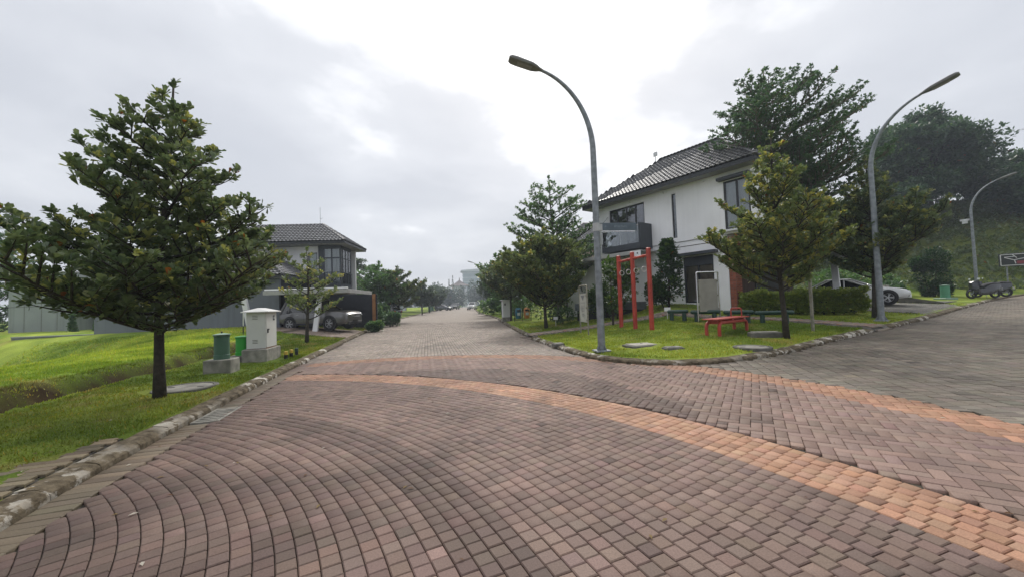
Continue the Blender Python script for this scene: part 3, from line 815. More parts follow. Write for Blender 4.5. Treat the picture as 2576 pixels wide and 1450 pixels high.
# old brick edging behind the near left kerb
vp = resample(LK, .107); tv = np.gradient(vp, axis=0); tv /= np.linalg.norm(tv, axis=1)[:, None]; nv = np.stack([-tv[:, 1], tv[:, 0]], 1)
rows = []
for k, (p, t_, n_) in enumerate(zip(vp, tv, nv)):
    if not 1.6 < p[1] < 4.75: continue
    for j in range(3):
        if j * .214 > .9 * (1 - (p[1] - 2.2) / 2.6): continue
        q = p + n_ * (.36 + j * .214 + (.05 if k % 2 else 0)); rows.append((q[0], q[1], math.atan2(t_[1], t_[0]) + math.pi / 2, .214, .107))
rows = np.array(rows); edging = empty('brick_edging', (0, 0, 0)); tag(edging, kind='structure')
bed = MB(); 
for r_ in rows: bed.box((r_[0], r_[1], .06), (.22, .22, .07))
bed.build('bedding', M_BED, edging)
lay(edging, np.column_stack([rows, jitter_col((.17, .135, .085), len(rows), .18), np.zeros(len(rows))]), lambda x, y: x * 0 + .118, 120)
COVER_EDGE = rows[:, :2]

# drain grate in the gutter
gi = int(np.argmin(np.hypot(gp[:, 0] + 4.75, gp[:, 1] - 6.0))); gd = gp[gi + 1] - gp[gi]; gt = math.atan2(gd[1], gd[0])
dg = empty('drain_grate', (gp[gi][0] + .205 * math.sin(gt), gp[gi][1] - .205 * math.cos(gt), .0), gt, 'slotted concrete drain grate in the gutter below the left kerb', 'drain grate')
b = MB(); b.span(-.42, .42, -.18, -.14, -.05, .004); b.span(-.42, .42, .14, .18, -.05, .004); b.span(-.42, -.38, -.14, .14, -.05, .003); b.span(.38, .42, -.14, .14, -.05, .003)
b.build('frame', M_CONC, dg)
for i in range(7): MB().span(-.335 + i * .105, -.285 + i * .105, -.138, .138, -.05, .002).build('bar', M_CONC, dg)
# ------------------------------------------------------------------ grass blades on the lawns
def grass():
    def scatter(n, x0, x1, y0, y1):
        return rng.uniform(x0, x1, n), rng.uniform(y0, y1, n)
    parts = [scatter(230000, -17, -4.2, 3.0, 15), scatter(110000, -20, -6.5, 12, 24), scatter(150000, 0.8, 15, 9.0, 18), scatter(50000, 0, 24, 16, 26), scatter(26000, -16, -8, 24, 44), scatter(60000, -27, -16.5, 8.5, 22)]
    sc = [1.0, 1.7, 1.25, 1.9, 2.6, 2.2]
    X = np.concatenate([p[0] for p in parts]); Y = np.concatenate([p[1] for p in parts]); S = np.concatenate([np.full(len(p[0]), s) for p, s in zip(parts, sc)])
    ok = (np.abs(X) < 1.42 * Y + .5); X, Y, S = X[ok], Y[ok], S[ok]
    sl = sdist(LKS, X, Y); sr = sdist(RKS, X, Y); d = np.maximum(sl, sr)
    ok = (d > .26) & ~((np.abs(sl - 3.40) < .34 * rng.random(len(X)) + .14) & (Y < 19))
    ok &= ~in_poly(DRIVE_L, X, Y) & ~in_poly(DRIVE_R, X, Y) & (np.abs(sdist(PATHS, X, Y)) > PATH_W / 2 + .05)
    for cx, cy, r in COVERS: ok &= np.hypot(X - cx, Y - cy) > r
    ok &= ~((Y < 4.9) & (sl < .36 + .9 * np.clip(1 - (Y - 2.2) / 2.6, 0, 1)) & (sl > 0))
    ok &= rng.random(len(X)) < .35 + .9 * vnoise(X, Y, 3.0, 41)
    X, Y, S, sl, sr = X[ok], Y[ok], S[ok], sl[ok], sr[ok]
    n = len(X); Z = ground(X, Y, sl, sr) - .01 + (vnoise(X, Y, 2.2, 11) - .5) * .035 + (vnoise(X, Y, 7, 12) - .5) * .018
    h = (.018 + .032 * rng.random(n)) * (.6 + .5 * S) * (1 + .35 * (sl > 3.7)); w = (.0045 + .003 * rng.random(n)) * S * 1.5
    tall = rng.random(n) < .012; h = np.where(tall, h * 2.0, h)
    a = rng.uniform(0, 2 * math.pi, n); ln = rng.uniform(.1, .7, n) * h; b = rng.uniform(0, 2 * math.pi, n)
    V = np.zeros((n, 3, 3))
    V[:, 0] = np.column_stack([X - w * np.cos(a), Y - w * np.sin(a), Z]); V[:, 1] = np.column_stack([X + w * np.cos(a), Y + w * np.sin(a), Z])
    V[:, 2] = np.column_stack([X + ln * np.cos(b), Y + ln * np.sin(b), Z + h])
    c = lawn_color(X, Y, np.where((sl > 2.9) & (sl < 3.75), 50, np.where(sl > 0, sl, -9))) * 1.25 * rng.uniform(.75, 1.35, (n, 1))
    c = np.where((rng.random(n) < .09)[:, None], c * np.array([1.7, 1.15, 1.2]), c)
    T = np.arange(n * 3).reshape(-1, 3)
    o = np_mesh('grass', V.reshape(-1, 3), np.zeros((0, 4), int), M_GRASS, col=np.repeat(c, 3, 0), tris=T)
    tag(o, 'short green lawn grass on both verges', 'grass', kind='stuff')
COVERS = [(-6.57, 7.64, .62), (6.2, 10.1, .5), (3.68, 11.32, .6), (1.48, 13.17, .25), (4.26, 10.48, .28), (7.69, 11.76, .42), (-7.15, 9.5, .5), (-7.6, 11.45, .75), (-8.0, 11.0, .5), (2.46, 10.9, .3)]
grass()

# fallen leaves and litter on the paving and verge
def litter():
    n = 260; X = rng.uniform(-7, 9, n); Y = rng.uniform(2.4, 13, n)
    Z = ground(X, Y) + .006 + .03 * ((sdist(LKS, X, Y) > 0) | (sdist(RKS, X, Y) > 0)); a = rng.uniform(0, 6.28, n); s = rng.uniform(.012, .035, n)
    dx, dy = np.cos(a) * s, np.sin(a) * s
    V = np.stack([np.column_stack([X - dx, Y - dy, Z]), np.column_stack([X + dy * .4, Y - dx * .4, Z + .006]), np.column_stack([X + dx, Y + dy, Z + .003]), np.column_stack([X - dy * .4, Y + dx * .4, Z + .008])], 1)
    c = np.where((rng.random(n) < .3)[:, None], np.array([.5, .47, .4]), np.where((rng.random(n) < .5)[:, None], np.array([.12, .06, .025]), np.array([.2, .14, .05])))
    o = np_mesh('fallen_leaves', V.reshape(-1, 3), np.arange(n * 4).reshape(-1, 4), M_GRASS, col=np.repeat(c, 4, 0))
    tag(o, 'dry leaves scattered over paving and verge', 'leaves', kind='stuff')
litter()

# ------------------------------------------------------------------ trees
def leaves_np(P, D, U, size, kind):
    """P base points, D unit directions, U approximate up; kind 'obovate' (2 quads) or 'small' (1 quad)"""
    n = len(P); S = np.cross(D, U); S /= np.linalg.norm(S, axis=1)[:, None] + 1e-9; N = np.cross(S, D)
    s = size[:, None]
    if kind == 'obovate':
        w1, w2 = .17, .27
        v = np.stack([P, P + D * s, P + (D * .45 - S * w1 + N * .05) * s, P + (D * .80 - S * w2 + N * .07) * s, P + (D * .45 + S * w1 + N * .05) * s, P + (D * .80 + S * w2 + N * .07) * s], 1)
        q = np.array([(0, 1, 3, 2), (0, 4, 5, 1)]); k = 6
    else:
        v = np.stack([P, P + (D * .55 - S * .26) * s, P + D * s, P + (D * .55 + S * .26) * s], 1)
        q = np.array([(0, 1, 2, 3)]); k = 4
    Q = (np.arange(n)[:, None, None] * k + q[None]).reshape(-1, 4)
    return v.reshape(-1, 3), Q, k

def unit(v): return v / (np.linalg.norm(v, axis=-1, keepdims=True) + 1e-9)

def leaf_cloud(name, tips, dirs, per, size, cols, kind, parent, spread=.9, bias=.35, hang=0.0, seed=0, young=.12, wts=None):
    """rosettes of leaves round the twig tips"""
    r = np.random.default_rng(seed)
    n = len(tips); P = np.repeat(tips, per, 0); D0 = np.repeat(dirs, per, 0)
    D = unit(D0 * bias + r.normal(0, spread, (n * per, 3)) * np.array([1, 1, .7]) + np.array([0, 0, .25 - hang]))
    P = P + D * (size * .15) - D0 * r.uniform(0, size * 1.0, (n * per, 1))
    s = size * r.uniform(.65, 1.25, n * per)
    V, Q, k = leaves_np(P, D, np.tile([0, 0, 1.], (n * per, 1)) + r.normal(0, .35, (n * per, 3)), s, kind)
    cl = np.repeat(r.random(n), per); c = np.array(cols[0]) + (np.array(cols[1]) - np.array(cols[0])) * np.clip(.55 * cl + .45 * r.random(n * per), 0, 1)[:, None]
    y = np.repeat(r.random(n) < young * (np.ones(n) if wts is None else wts), per) & (r.random(n * per) < .75)
    c = np.where(y[:, None], np.array(cols[2]) * r.uniform(.7, 1.25, (n * per, 1)), c)
    rust = r.random(n * per) < .006
    c = np.where(rust[:, None], np.array([.22, .10, .03]), c)
    o = np_mesh(name, V, Q, M_LEAF, parent, col=np.repeat(c, k, 0))
    return o

def grow(H, prof, n_br, rise, lean=(0, 0), trunk_r=.09, seed=0, sub=.34, twig=.2, h0=None, skew=None, curl=.5, droop=0.0):
    """trunk, limbs and twigs; prof = [(height, radius)]; returns tubes and leaf tips with directions"""
    r = np.random.default_rng(seed); tubes = []; tips = []; dirs = []
    hs = [p[0] for p in prof]; rs = [p[1] for p in prof]
    T = [np.array([lean[0] * (t ** 1.3) + .05 * math.sin(5 * t + seed), lean[1] * t, H * t]) for t in np.linspace(0, 1, 10)]
    tubes.append((T, [trunk_r * (1.25 if i == 0 else 1) * (1 - .88 * i / 9) + .006 for i in range(10)]))
    def trunk_at(h):
        t = min(1, h / H); i = min(8, int(t * 9)); f = t * 9 - i; return T[i] * (1 - f) + T[i + 1] * f
    h0 = hs[0] if h0 is None else h0
    for b in range(n_br):
        f = (b + r.random() * .7) / n_br; h = h0 + (H * .97 - h0) * f ** 1.15
        a = b * 2.39996 + r.normal(0, .25)
        Rm = float(np.interp(h + .25, hs, rs)) * r.choice([.55, .8, 1.0, 1.05, 1.14]) * r.uniform(.9, 1.06)
        if skew: Rm *= 1 + skew[0] * math.cos(a - skew[1])
        L = max(.15, Rm); d = np.array([math.cos(a), math.sin(a), 0]); p0 = trunk_at(h * .96)
        up = rise * (1 - .2 * f) + r.normal(0, .06)
        pts = []
        for t in np.linspace(0, 1, 7):
            side = np.array([-d[1], d[0], 0]) * (r.normal(0, .03) * L)
            pts.append(p0 + d * L * t + np.array([0, 0, L * (up * t + curl * .35 * t * t - droop * t * t)]) + side * t)
        br = trunk_r * .42 * (L / max(rs)) ** .7 + .006
        tubes.append((pts, [br * (1 - .8 * i / 6) for i in range(7)]))
        ns = max(2, int(L / sub * 2))
        for k in range(ns):
            t = .22 + .78 * (k + r.random() * .6) / ns; t = min(t, .99); i = min(5, int(t * 6)); g = t * 6 - i
            q = pts[i] * (1 - g) + pts[i + 1] * g; sg = 1 if k % 2 else -1
            l2 = L * (.16 + .34 * (1 - t)) * r.uniform(.7, 1.25) + .10
            fw = unit(pts[i + 1] - pts[i]); sd = np.array([-d[1], d[0], 0]) * sg
            d2 = unit(fw * r.uniform(.5, 1.0) + sd * r.uniform(.6, 1.1) + np.array([0, 0, r.uniform(-.1, .5) * (1 - droop)]))
            e = q + d2 * l2 + np.array([0, 0, .12 * l2])
            tubes.append(([q, (q + e) / 2 + np.array([0, 0, -.03 * l2]), e], [br * .35 + .003, br * .25 + .003, .003]))
            nt = max(1, int(l2 / twig))
            for j in range(nt + 1):
                u = (j + .4) / (nt + .4); pt = q + (e - q) * u
                dd = unit(d2 + r.normal(0, .55, 3) + np.array([0, 0, .55 * curl]))
                off = dd * r.uniform(.3, 1.0) * twig if j < nt else 0
                tips.append(pt + off); dirs.append(dd)
        tips.append(pts[-1]); dirs.append(unit(d + np.array([0, 0, .5])))
    for t in (.9, .95, 1.0): tips.append(T[9] * t + T[8] * (1 - t)); dirs.append(np.array([0, 0, 1.]))
    return tubes, np.array(tips), np.array(dirs)

def tree(name, loc, label, spec, leaf, group=None, rz=0., bark=None, cat='tree', clip=None):
    root = empty(name, loc, rz, label, cat, group)
    tubes, tips, dirs = grow(**spec)
    mb = MB(); mb.tube(tubes[0][0], tubes[0][1], 10); mb.build('trunk', bark or M_BARK, root, smooth=True)
    mb = MB()
    for p, rr in tubes[1:]: mb.tube(p, rr, 5 if len(p) > 3 else 4, cap=False)
    mb.build('limbs', bark or M_BARK, root, smooth=True)
    if clip is not None: k = clip(tips); tips, dirs = tips[k], dirs[k]
    leaf_cloud('crown', tips, dirs, leaf['per'], leaf['size'], leaf['cols'], leaf['kind'], root, leaf.get('spread', .9), leaf.get('bias', .35), leaf.get('hang', 0.), spec['seed'] + 100, leaf.get('young', .12))
    return root

OLIVE = [(.058, .100, .048), (.165, .205, .090), (.28, .30, .10)]
OLIVE_Y = [(.076, .124, .050), (.205, .250, .088), (.37, .36, .10)]
DEEP = [(.044, .098, .050), (.115, .200, .084), (.17, .26, .09)]
FRESH = [(0.056, 0.128, 0.046), (0.140, 0.244, 0.088), (0.207, 0.305, 0.098)]
HAZY = [(.040, .070, .042), (.085, .12, .062), (.11, .15, .07)]
ROS = dict(per=12, size=.118, kind='obovate', spread=.62, bias=.75)

# the broad-leaved tree on the left verge
tree('broadleaf_tree', (-6.28, 6.86, gz(-6.28, 6.86) - .03), 'big conical broad-leaved tree with dark bare trunk on the left verge',
     dict(H=5.75, prof=[(1.15, 1.6), (1.40, 2.1), (1.65, 2.0), (2.3, 1.62), (3.15, 1.36), (4.0, 1.06), (4.9, .62), (5.6, .28)], n_br=58, rise=.15, lean=(.12, .1), trunk_r=.078, seed=3, sub=.22, twig=.135, skew=(.0, 3.0), curl=.95),
     dict(ROS, cols=OLIVE, young=.13))
tree('broadleaf_tree', (-9.24, 17.4, gz(-9.24, 17.4) - .03), 'slim young broad-leaved tree in front of the silver car',
     dict(H=4.25, prof=[(1.05, 1.0), (1.5, 1.75), (2.2, 1.1), (3.0, 1.15), (3.6, .6), (4.2, .15)], n_br=17, rise=.35, trunk_r=.075, seed=11, sub=.30, twig=.18, curl=.8),
     dict(ROS, per=9, size=.135, cols=OLIVE_Y, young=.18))
# corner lawn and verge on the right
tree('broadleaf_tree', (7.95, 11.36, gz(7.95, 11.36) - .03), 'yellowish broad-leaved tree on the corner lawn beside the red bench',
     dict(H=6.1, prof=[(1.4, 1.1), (1.85, 1.65), (2.4, 1.68), (3.2, 1.38), (4.2, 1.0), (5.0, .6), (5.8, .25)], n_br=46, rise=.34, lean=(-.1, 0), trunk_r=.075, seed=21, sub=.21, twig=.13, curl=.9),
     dict(ROS, cols=OLIVE_Y, young=.30))
tree('broadleaf_tree', (14.6, 15.6, gz(14.6, 15.6) - .03), 'broad-leaved tree just behind the right-hand lamp post',
     dict(H=6.6, prof=[(1.6, .8), (2.1, 1.7), (2.8, 2.0), (3.8, 1.6), (4.8, 1.05), (5.7, .55), (6.5, .2)], n_br=56, rise=.32, lean=(.1, 0), trunk_r=.085, seed=31, sub=.24, twig=.15, curl=.9),
     dict(ROS, cols=OLIVE, young=.22, size=.14))
tree('broadleaf_tree', (1.75, 20.5, gz(1.75, 20.5) - .03), 'low dense broad-leaved tree near the blue and orange litter bins',
     dict(H=5.3, prof=[(1.0, 1.2), (1.5, 2.1), (2.1, 2.35), (3.0, 1.95), (4.0, 1.4), (5.0, .5)], n_br=58, rise=.36, trunk_r=.09, seed=41, sub=.24, twig=.15, curl=.9),
     dict(ROS, cols=OLIVE_Y, young=.13, size=.15))
FINE = dict(per=15, size=.10, kind='small', spread=.65, bias=.55)
tree('layered_tree', (3.0, 25.2, gz(3.0, 25.2) - .05), 'tall fresh green tree with tiered branches beside the white house',
     dict(H=9.6, prof=[(1.6, 1.4), (2.6, 2.4), (4.5, 2.6), (6.0, 2.4), (7.5, 1.9), (8.6, 1.3), (9.5, .5)], n_br=54, rise=.38, lean=(-.3, 0), trunk_r=.13, seed=51, sub=.34, twig=.22, curl=.5),
     dict(FINE, per=15, size=.14, cols=FRESH, young=.1))
tree('layered_tree', (14.3, 20.3, gz(14.3, 20.3) - .05), 'very tall dark tree with tiered branches behind the white house hedge',
     dict(H=12.9, prof=[(3.2, 1.4), (4.4, 2.8), (6.0, 3.5), (8.0, 3.5), (9.6, 3.2), (11.0, 2.6), (12.0, 1.8), (12.8, .6)], n_br=76, rise=.26, lean=(-.4, 0), trunk_r=.17, seed=61, sub=.30, twig=.19, curl=.45, skew=(.12, 0.2)),
     dict(FINE, per=17, size=.12, cols=DEEP, young=.05), bark=M_BARK_PALE)
tree('layered_tree', (-41.0, 30.5, -2.2), 'feathery tree cut off by the left edge of the view',
     dict(H=12.6, prof=[(2.8, 1.2), (4.6, 2.6), (7.4, 2.9), (10.0, 2.0), (12.5, .5)], n_br=42, rise=.35, trunk_r=.16, seed=71, sub=.42, twig=.28, curl=.5),
     dict(FINE, per=14, size=.2, cols=DEEP, young=.08))
# street trees along the main street
def street_tree(loc, H, Rm, label, seed, cols=OLIVE, h0=1.3, per=12, size=.22, n_br=28, name='street_tree'):
    return tree(name, (loc[0], loc[1], gz(*loc) - .05), label,
        dict(H=H, prof=[(h0, Rm * .45), (h0 + .12 * H, Rm * .95), (H * .45, Rm), (H * .68, Rm * .75), (H * .86, Rm * .45), (H, Rm * .1)], n_br=n_br, rise=.42, trunk_r=.08, seed=seed, sub=Rm * .14, twig=Rm * .10, curl=.7),
        dict(per=per, size=size, kind='small', spread=.7, bias=.5, cols=cols, young=.08), 'street trees along the main street')
street_tree((-12.1, 35.2), 5.6, 2.4, 'left of two rounded street trees beyond the carport', 81, FRESH, 1.2)
street_tree((-11.0, 37.2), 5.4, 2.1, 'right of two rounded street trees beyond the carport', 82, OLIVE, 1.2)
street_tree((-14.6, 62), 5.4, 2.2, 'small street tree with a pointed top far along the left verge', 83, HAZY, 1.2, 10, .3)
street_tree((-16.4, 76), 4.8, 2.2, 'second street tree far along the left verge', 84, HAZY, 1.0, 9, .35, 22)
street_tree((-17.8, 90), 5.0, 2.4, 'third and farthest street tree along the left verge', 85, HAZY, 1.0, 9, .4, 20)
street_tree((-.1, 30.2), 5.6, 2.2, 'street tree beside the pale cabinet on the right verge', 86, OLIVE, 1.4)
street_tree((-.9, 36), 6.2, 2.6, 'wide street tree behind the pale cabinet on the right verge', 87, FRESH, 1.5, 12, .25)
street_tree((-1.3, 46), 6.0, 2.8, 'street tree spreading over the far lamp on the right', 88, FRESH, 1.5, 11, .3)
street_tree((-2.2, 60), 6.0, 3.0, 'street tree at the far end of the right verge', 89, HAZY, 1.2, 10, .35)
street_tree((-3.6, 80), 5.5, 3.0, 'hazy street tree beyond the parked white car', 90, HAZY, 1.0, 9, .4)

# rounded trees made of leafy lobes (hill, far gardens)
def lobed_tree(name, loc, H, W, label, seed, cols, size=.35, n=2600, trunk=.2, group=None, squash=.75, base=.25, cat='tree', lobes=22, top=.7):
    r = np.random.default_rng(seed); root = empty(name, loc, 0, label, cat, group)
    c0 = np.array([0, 0, H * (base + (1 - base) * .5)]); rad = np.array([W / 2, W / 2, H * (1 - base) / 2])
    L = []
    for i in range(lobes):
        d = unit(r.normal(0, 1, 3)); d[2] = abs(d[2]) * .9 if r.random() < top else d[2]
        L.append((c0 + d * rad * r.uniform(.40, .78), r.uniform(.22, .38) * W / 2))
    tips, dirs = [], []
    for c, rr in L:
        m = max(8, n // lobes); d = unit(r.normal(0, 1, (m, 3))); k = r.uniform(.55, 1.05, (m, 1))
        tips.append(c + d * rr * k * np.array([1.15, 1.15, squash])); dirs.append(d)
    tips, dirs = np.concatenate(tips), np.concatenate(dirs)
    ok = tips[:, 2] > .05; tips, dirs = tips[ok], dirs[ok]
    mb = MB(); mb.tube([(0, 0, -.3), (0.03 * H, 0, H * .25), (0, 0.02 * H, H * .6), (0, 0, H * .8)], [trunk, trunk * .8, trunk * .5, trunk * .15], 8)
    mb.build('trunk', M_BARK, root, smooth=True)
    mb = MB()
    for c, rr in L: mb.tube([(0, 0, H * .3), tuple((c + np.array([0, 0, H * .35])) / 2), tuple(c)], [trunk * .4, trunk * .25, .02], 5, cap=False)
    mb.build('limbs', M_BARK, root, smooth=True)
    leaf_cloud('crown', tips, dirs, 7, size, cols, 'small', root, .8, .4, .15, seed + 1, .06)
    return root
# ------------------------------------------------------------------ street furniture
def street_lamp(loc, d, label, a=2.0, b=2.35, hs=5.7, head=True, s=1.0):
    """tapered pole that bends over the road; d = unit direction of the arm"""
    rz = math.atan2(d[1], d[0])
    t = empty('street_lamp', loc, rz, label, 'street lamp', 'curved street lamps')
    MB().bbox((0, 0, .02), (.42, .42, .04), .01).build('base_plate', M_GALV, t)
    for k in range(4):
        an = k * math.pi / 2 + .4; c, q = math.cos(an), math.sin(an)
        MB().add([(c * .085, q * .085, .04), (c * .19, q * .19, .04), (c * .085, q * .085, .24), (c * .085 - q * .012, q * .085 + c * .012, .04), (c * .19 - q * .012, q * .19 + c * .012, .04), (c * .085 - q * .012, q * .085 + c * .012, .24)], [(0, 1, 2), (3, 5, 4), (0, 3, 4, 1), (1, 4, 5, 2), (2, 5, 3, 0)]).build('base_gusset', M_GALV, t)
    pts = [(0, 0, z) for z in np.linspace(.04, hs, 9)]; rad = list(np.linspace(.105, .082, 9))
    m = 16; tm = R(74)
    for i in range(1, m + 1):
        w = tm * i / m; pts.append((a * (1 - math.cos(w)), 0, hs + b * math.sin(w))); rad.append(.082 - .042 * i / m)
    smooth_angle(MB().tube(pts, rad, 14).build('pole', M_GALV, t), 50)
    for z in (1.9, 3.75):
        MB().tube([(0, 0, z), (0, 0, z + .05)], .098, 14).build('pole_joint', M_GALV, t, smooth=False)
    e = Vector(pts[-1]); dr = (Vector(pts[-1]) - Vector(pts[-2])).normalized(); ang = math.atan2(dr.z, dr.x) * .75
    hd = Matrix.Rotation(-ang, 3, 'Y')
    prof = [(-.05, .045, .035), (.04, .06, .05), (.13, .12, .06), (.28, .165, .08), (.72, .17, .095), (.88, .16, .085), (.95, .11, .05)]
    rings = []
    for x, w, h in prof:
        ring = []
        for k in range(12):
            q = 2 * math.pi * k / 12; yy = w * math.copysign(abs(math.cos(q)) ** .6, math.cos(q)); zz = h * math.copysign(abs(math.sin(q)) ** .7, math.sin(q)) * (.55 if math.sin(q) < 0 else 1)
            ring.append(tuple(e + hd @ Vector((x, yy, zz))))
        rings.append(ring)
    h = smooth_angle(MB().loft(rings).build('lamp_head', mat('lamp_head_grey', (.16, .16, .155), .6, .15), t), 40)
    b_ = [tuple(e + hd @ Vector(p)) for p in ((.27, -.105, -.048), (.70, -.105, -.052), (.70, .105, -.052), (.27, .105, -.048), (.30, -.09, -.062), (.67, -.09, -.066), (.67, .09, -.066), (.30, .09, -.062))]
    MB().add(b_, [(4, 7, 6, 5), (0, 1, 5, 4), (1, 2, 6, 5), (2, 3, 7, 6), (3, 0, 4, 7)]).build('lens', mat('led_lens', (.22, .22, .22), .3, .05), h)
    return t
lamp1 = street_lamp((2.46, 10.9, gz(2.46, 10.9)), (-.985, -.17), 'tall curved street lamp with name sign on the corner lawn')
lamp2 = street_lamp((13.77, 14.48, gz(13.77, 14.48)), (.56, -.83), 'tall curved street lamp in front of the white sedan')
lamp3 = street_lamp((36.6, 30.4, gz(36.6, 30.4)), (.56, -.83), 'distant curved street lamp behind the two motorbikes')
c3 = MB().box((-.35, 0, 5.2), (.5, .16, .14)).box((-.35, 0, 5.02), (.3, .12, .2)).build('camera_box', mat('camera_white', (.55, .56, .57), .5), lamp3)
street_lamp((-4.75, 63.0, gz(-4.75, 63.0)), (-.98, -.15), 'smallest street lamp far down the main street')

# street name sign clamped to the near lamp
sg = empty('street_sign', (2.46, 10.9, gz(2.46, 10.9)), R(8), 'blue-grey street name plate clamped to the near lamp pole', 'street sign')
MB().bbox((.64, -.02, 3.50), (1.10, .035, .215), .004).build('plate', mat('sign_blue', (.075, .105, .135), .45, .12, 8), sg)
mb = MB(); mb.lathe([(.105, 3.37), (.105, 3.60)], 14); mb.span(.08, .16, -.05, .02, 3.38, 3.58)
mb.build('clamp', mat('clamp_grey', (.42, .43, .44), .5, .1), sg)
MB().span(.12, 1.15, -.012, .012, 3.362, 3.385).build('stiffener', M_STEEL, sg)
mb = MB(); r_ = random.Random(4); x = .52
for i in range(9):
    w = r_.uniform(.022, .036); mb.span(x, x + .008, -.0405, -.0385, 3.475, 3.535)
    if i % 2: mb.span(x + .008, x + w, -.0405, -.0385, 3.525 if i % 3 else 3.475, 3.535 if i % 3 else 3.485)
    if i % 3 == 0: mb.span(x + w - .008, x + w, -.0405, -.0385, 3.475, 3.52)
    x += w + .016
mb.span(.24, .28, -.0405, -.0385, 3.49, 3.498); mb.span(.24, .28, -.0405, -.0385, 3.512, 3.52)
mb.build('lettering', mat('faded_letter', (.22, .27, .31), .6), sg)['kind'] = 'stuff'

# red ring frame
P3 = [(4.62, 16.55), (4.87, 15.45), (5.17, 14.45)]
rf = empty('ring_frame', (4.87, 15.45, gz(4.87, 15.45)), 0, 'tall red exercise frame of three posts with hanging rings', 'exercise frame')
o0 = Vector((4.87, 15.45, gz(4.87, 15.45)))
m_redworn = mat('worn_red_paint', (.33, .032, .02), .5, .15, 3.5, .15, 30, col2=(.47, .055, .032))
loc = []
for i, p in enumerate(P3):
    z = gz(*p) - o0.z; q = (p[0] - o0.x, p[1] - o0.y); h = 3.02
    mb = MB().tube([(q[0], q[1], z - .1), (q[0], q[1], z + h)], .085, 14)
    mb.lathe([(.088, 0), (.088, .03), (.06, .05)], 14, (q[0], q[1], z + h))
    smooth_angle(mb.build('post', m_redworn, rf)); loc.append(Vector((q[0], q[1], z)))
zb = 2.80
for a, b in ((0, 1), (1, 2)):
    smooth_angle(MB().tube([loc[a] + Vector((0, 0, zb)), loc[b] + Vector((0, 0, zb))], .05, 10).build('crossbar', m_redworn, rf))
    for f in (.22, .70):
        p = loc[a].lerp(loc[b], f) + Vector((0, 0, zb)); dr = (loc[b] - loc[a]).normalized()
        smooth_angle(MB().tube([p - dr * .03, p + dr * .03], .063, 10).build('collar', m_redworn, rf))
        MB().tube([p + Vector((0, 0, -.04)), p + Vector((0, 0, -.40))], .006, 5).build('rope', mat('grey_rope', (.2, .2, .2), .8), rf)
        c = p + Vector((0, 0, -.50)); ax = Vector((.93, .2, 0)).normalized()
        ring = [c + ax * (.098 * math.cos(w)) + Vector((0, 0, .098 * math.sin(w))) for w in np.linspace(0, 2 * math.pi, 21)]
        smooth_angle(MB().tube(ring, .011, 6, cap=False).build('ring', mat('ring_white', (.62, .62, .6), .35), rf))

# red sit-up bench
bd = Vector((1.86, 1.34, 0)).normalized(); bx, by = 7.02, 12.72
be = empty('exercise_bench', (bx, by, gz(bx, by)), math.atan2(bd.y, bd.x), 'low red metal sit-up bench on the corner lawn', 'bench')
MB().bbox((0, 0, .495), (2.15, .50, .03), .01).build('board', M_RED, be)
for s in (-1, 1):
    y = .2 * s
    pts = [(-.93, y, -.08), (-.93, y, .22)] + [(-.93 + .16 * (1 - math.cos(w)), y, .22 + .16 * math.sin(w)) for w in np.linspace(.2, math.pi / 2, 6)]
    rt = [(-p[0], p[1], p[2]) for p in pts][::-1]
    smooth_angle(MB().tube(pts + rt, .052, 10).build('leg_frame', M_RED, be))
for x0, x1, z0, z1 in ((-.80, -.74, .34, .46), (.74, .80, .34, .46), (-.05, .05, .40, .478)): MB().span(x0, x1, -.2, .2, z0, z1).build('cross_member', M_RED, be)
pts = [(.68, -.17, .50), (.68, -.17, .74)] + [(.68, -.17 + .05 * (1 - math.cos(w)), .74 + .05 * math.sin(w)) for w in (.5, 1.1, 1.57)]
smooth_angle(MB().tube(pts + [(p[0], -p[1], p[2]) for p in pts][::-1], .02, 8).build('foot_bar', M_RED, be))

# four green log seats
def log_seat(loc, rz, L, label):
    t = empty('log_seat', (loc[0], loc[1], gz(*loc)), rz, label, 'log seat', 'green log seats in a row')
    mb = MB(); rr = .085; xs = [-L / 2, -L / 2 + .03, -L / 2 + .06, L / 2 - .06, L / 2 - .03, L / 2]; ra = [.045, .075, rr, rr, .075, .045]
    smooth_angle(mb.tube([(x, 0, .40) for x in xs], ra, 14).build('seat', M_GREENPAINT, t), 60)
    for s in (-1, 1): smooth_angle(MB().tube([(s * L * .30, 0, -.05), (s * L * .30, 0, .35)], .085, 12).build('leg', M_GREENPAINT, t))
for loc_, L, lab in (((6.95, 16.3), .82, 'shortest green log seat at the left end of the row'), ((7.88, 15.85), 1.10, 'second green log seat from the left, beside the steel frame'),
                     ((8.95, 15.35), 1.05, 'third green log seat from the left, behind the red bench'), ((10.02, 14.85), 1.28, 'rightmost green log seat, behind the corner tree trunk')):
    log_seat(loc_, R(-25), L, lab)

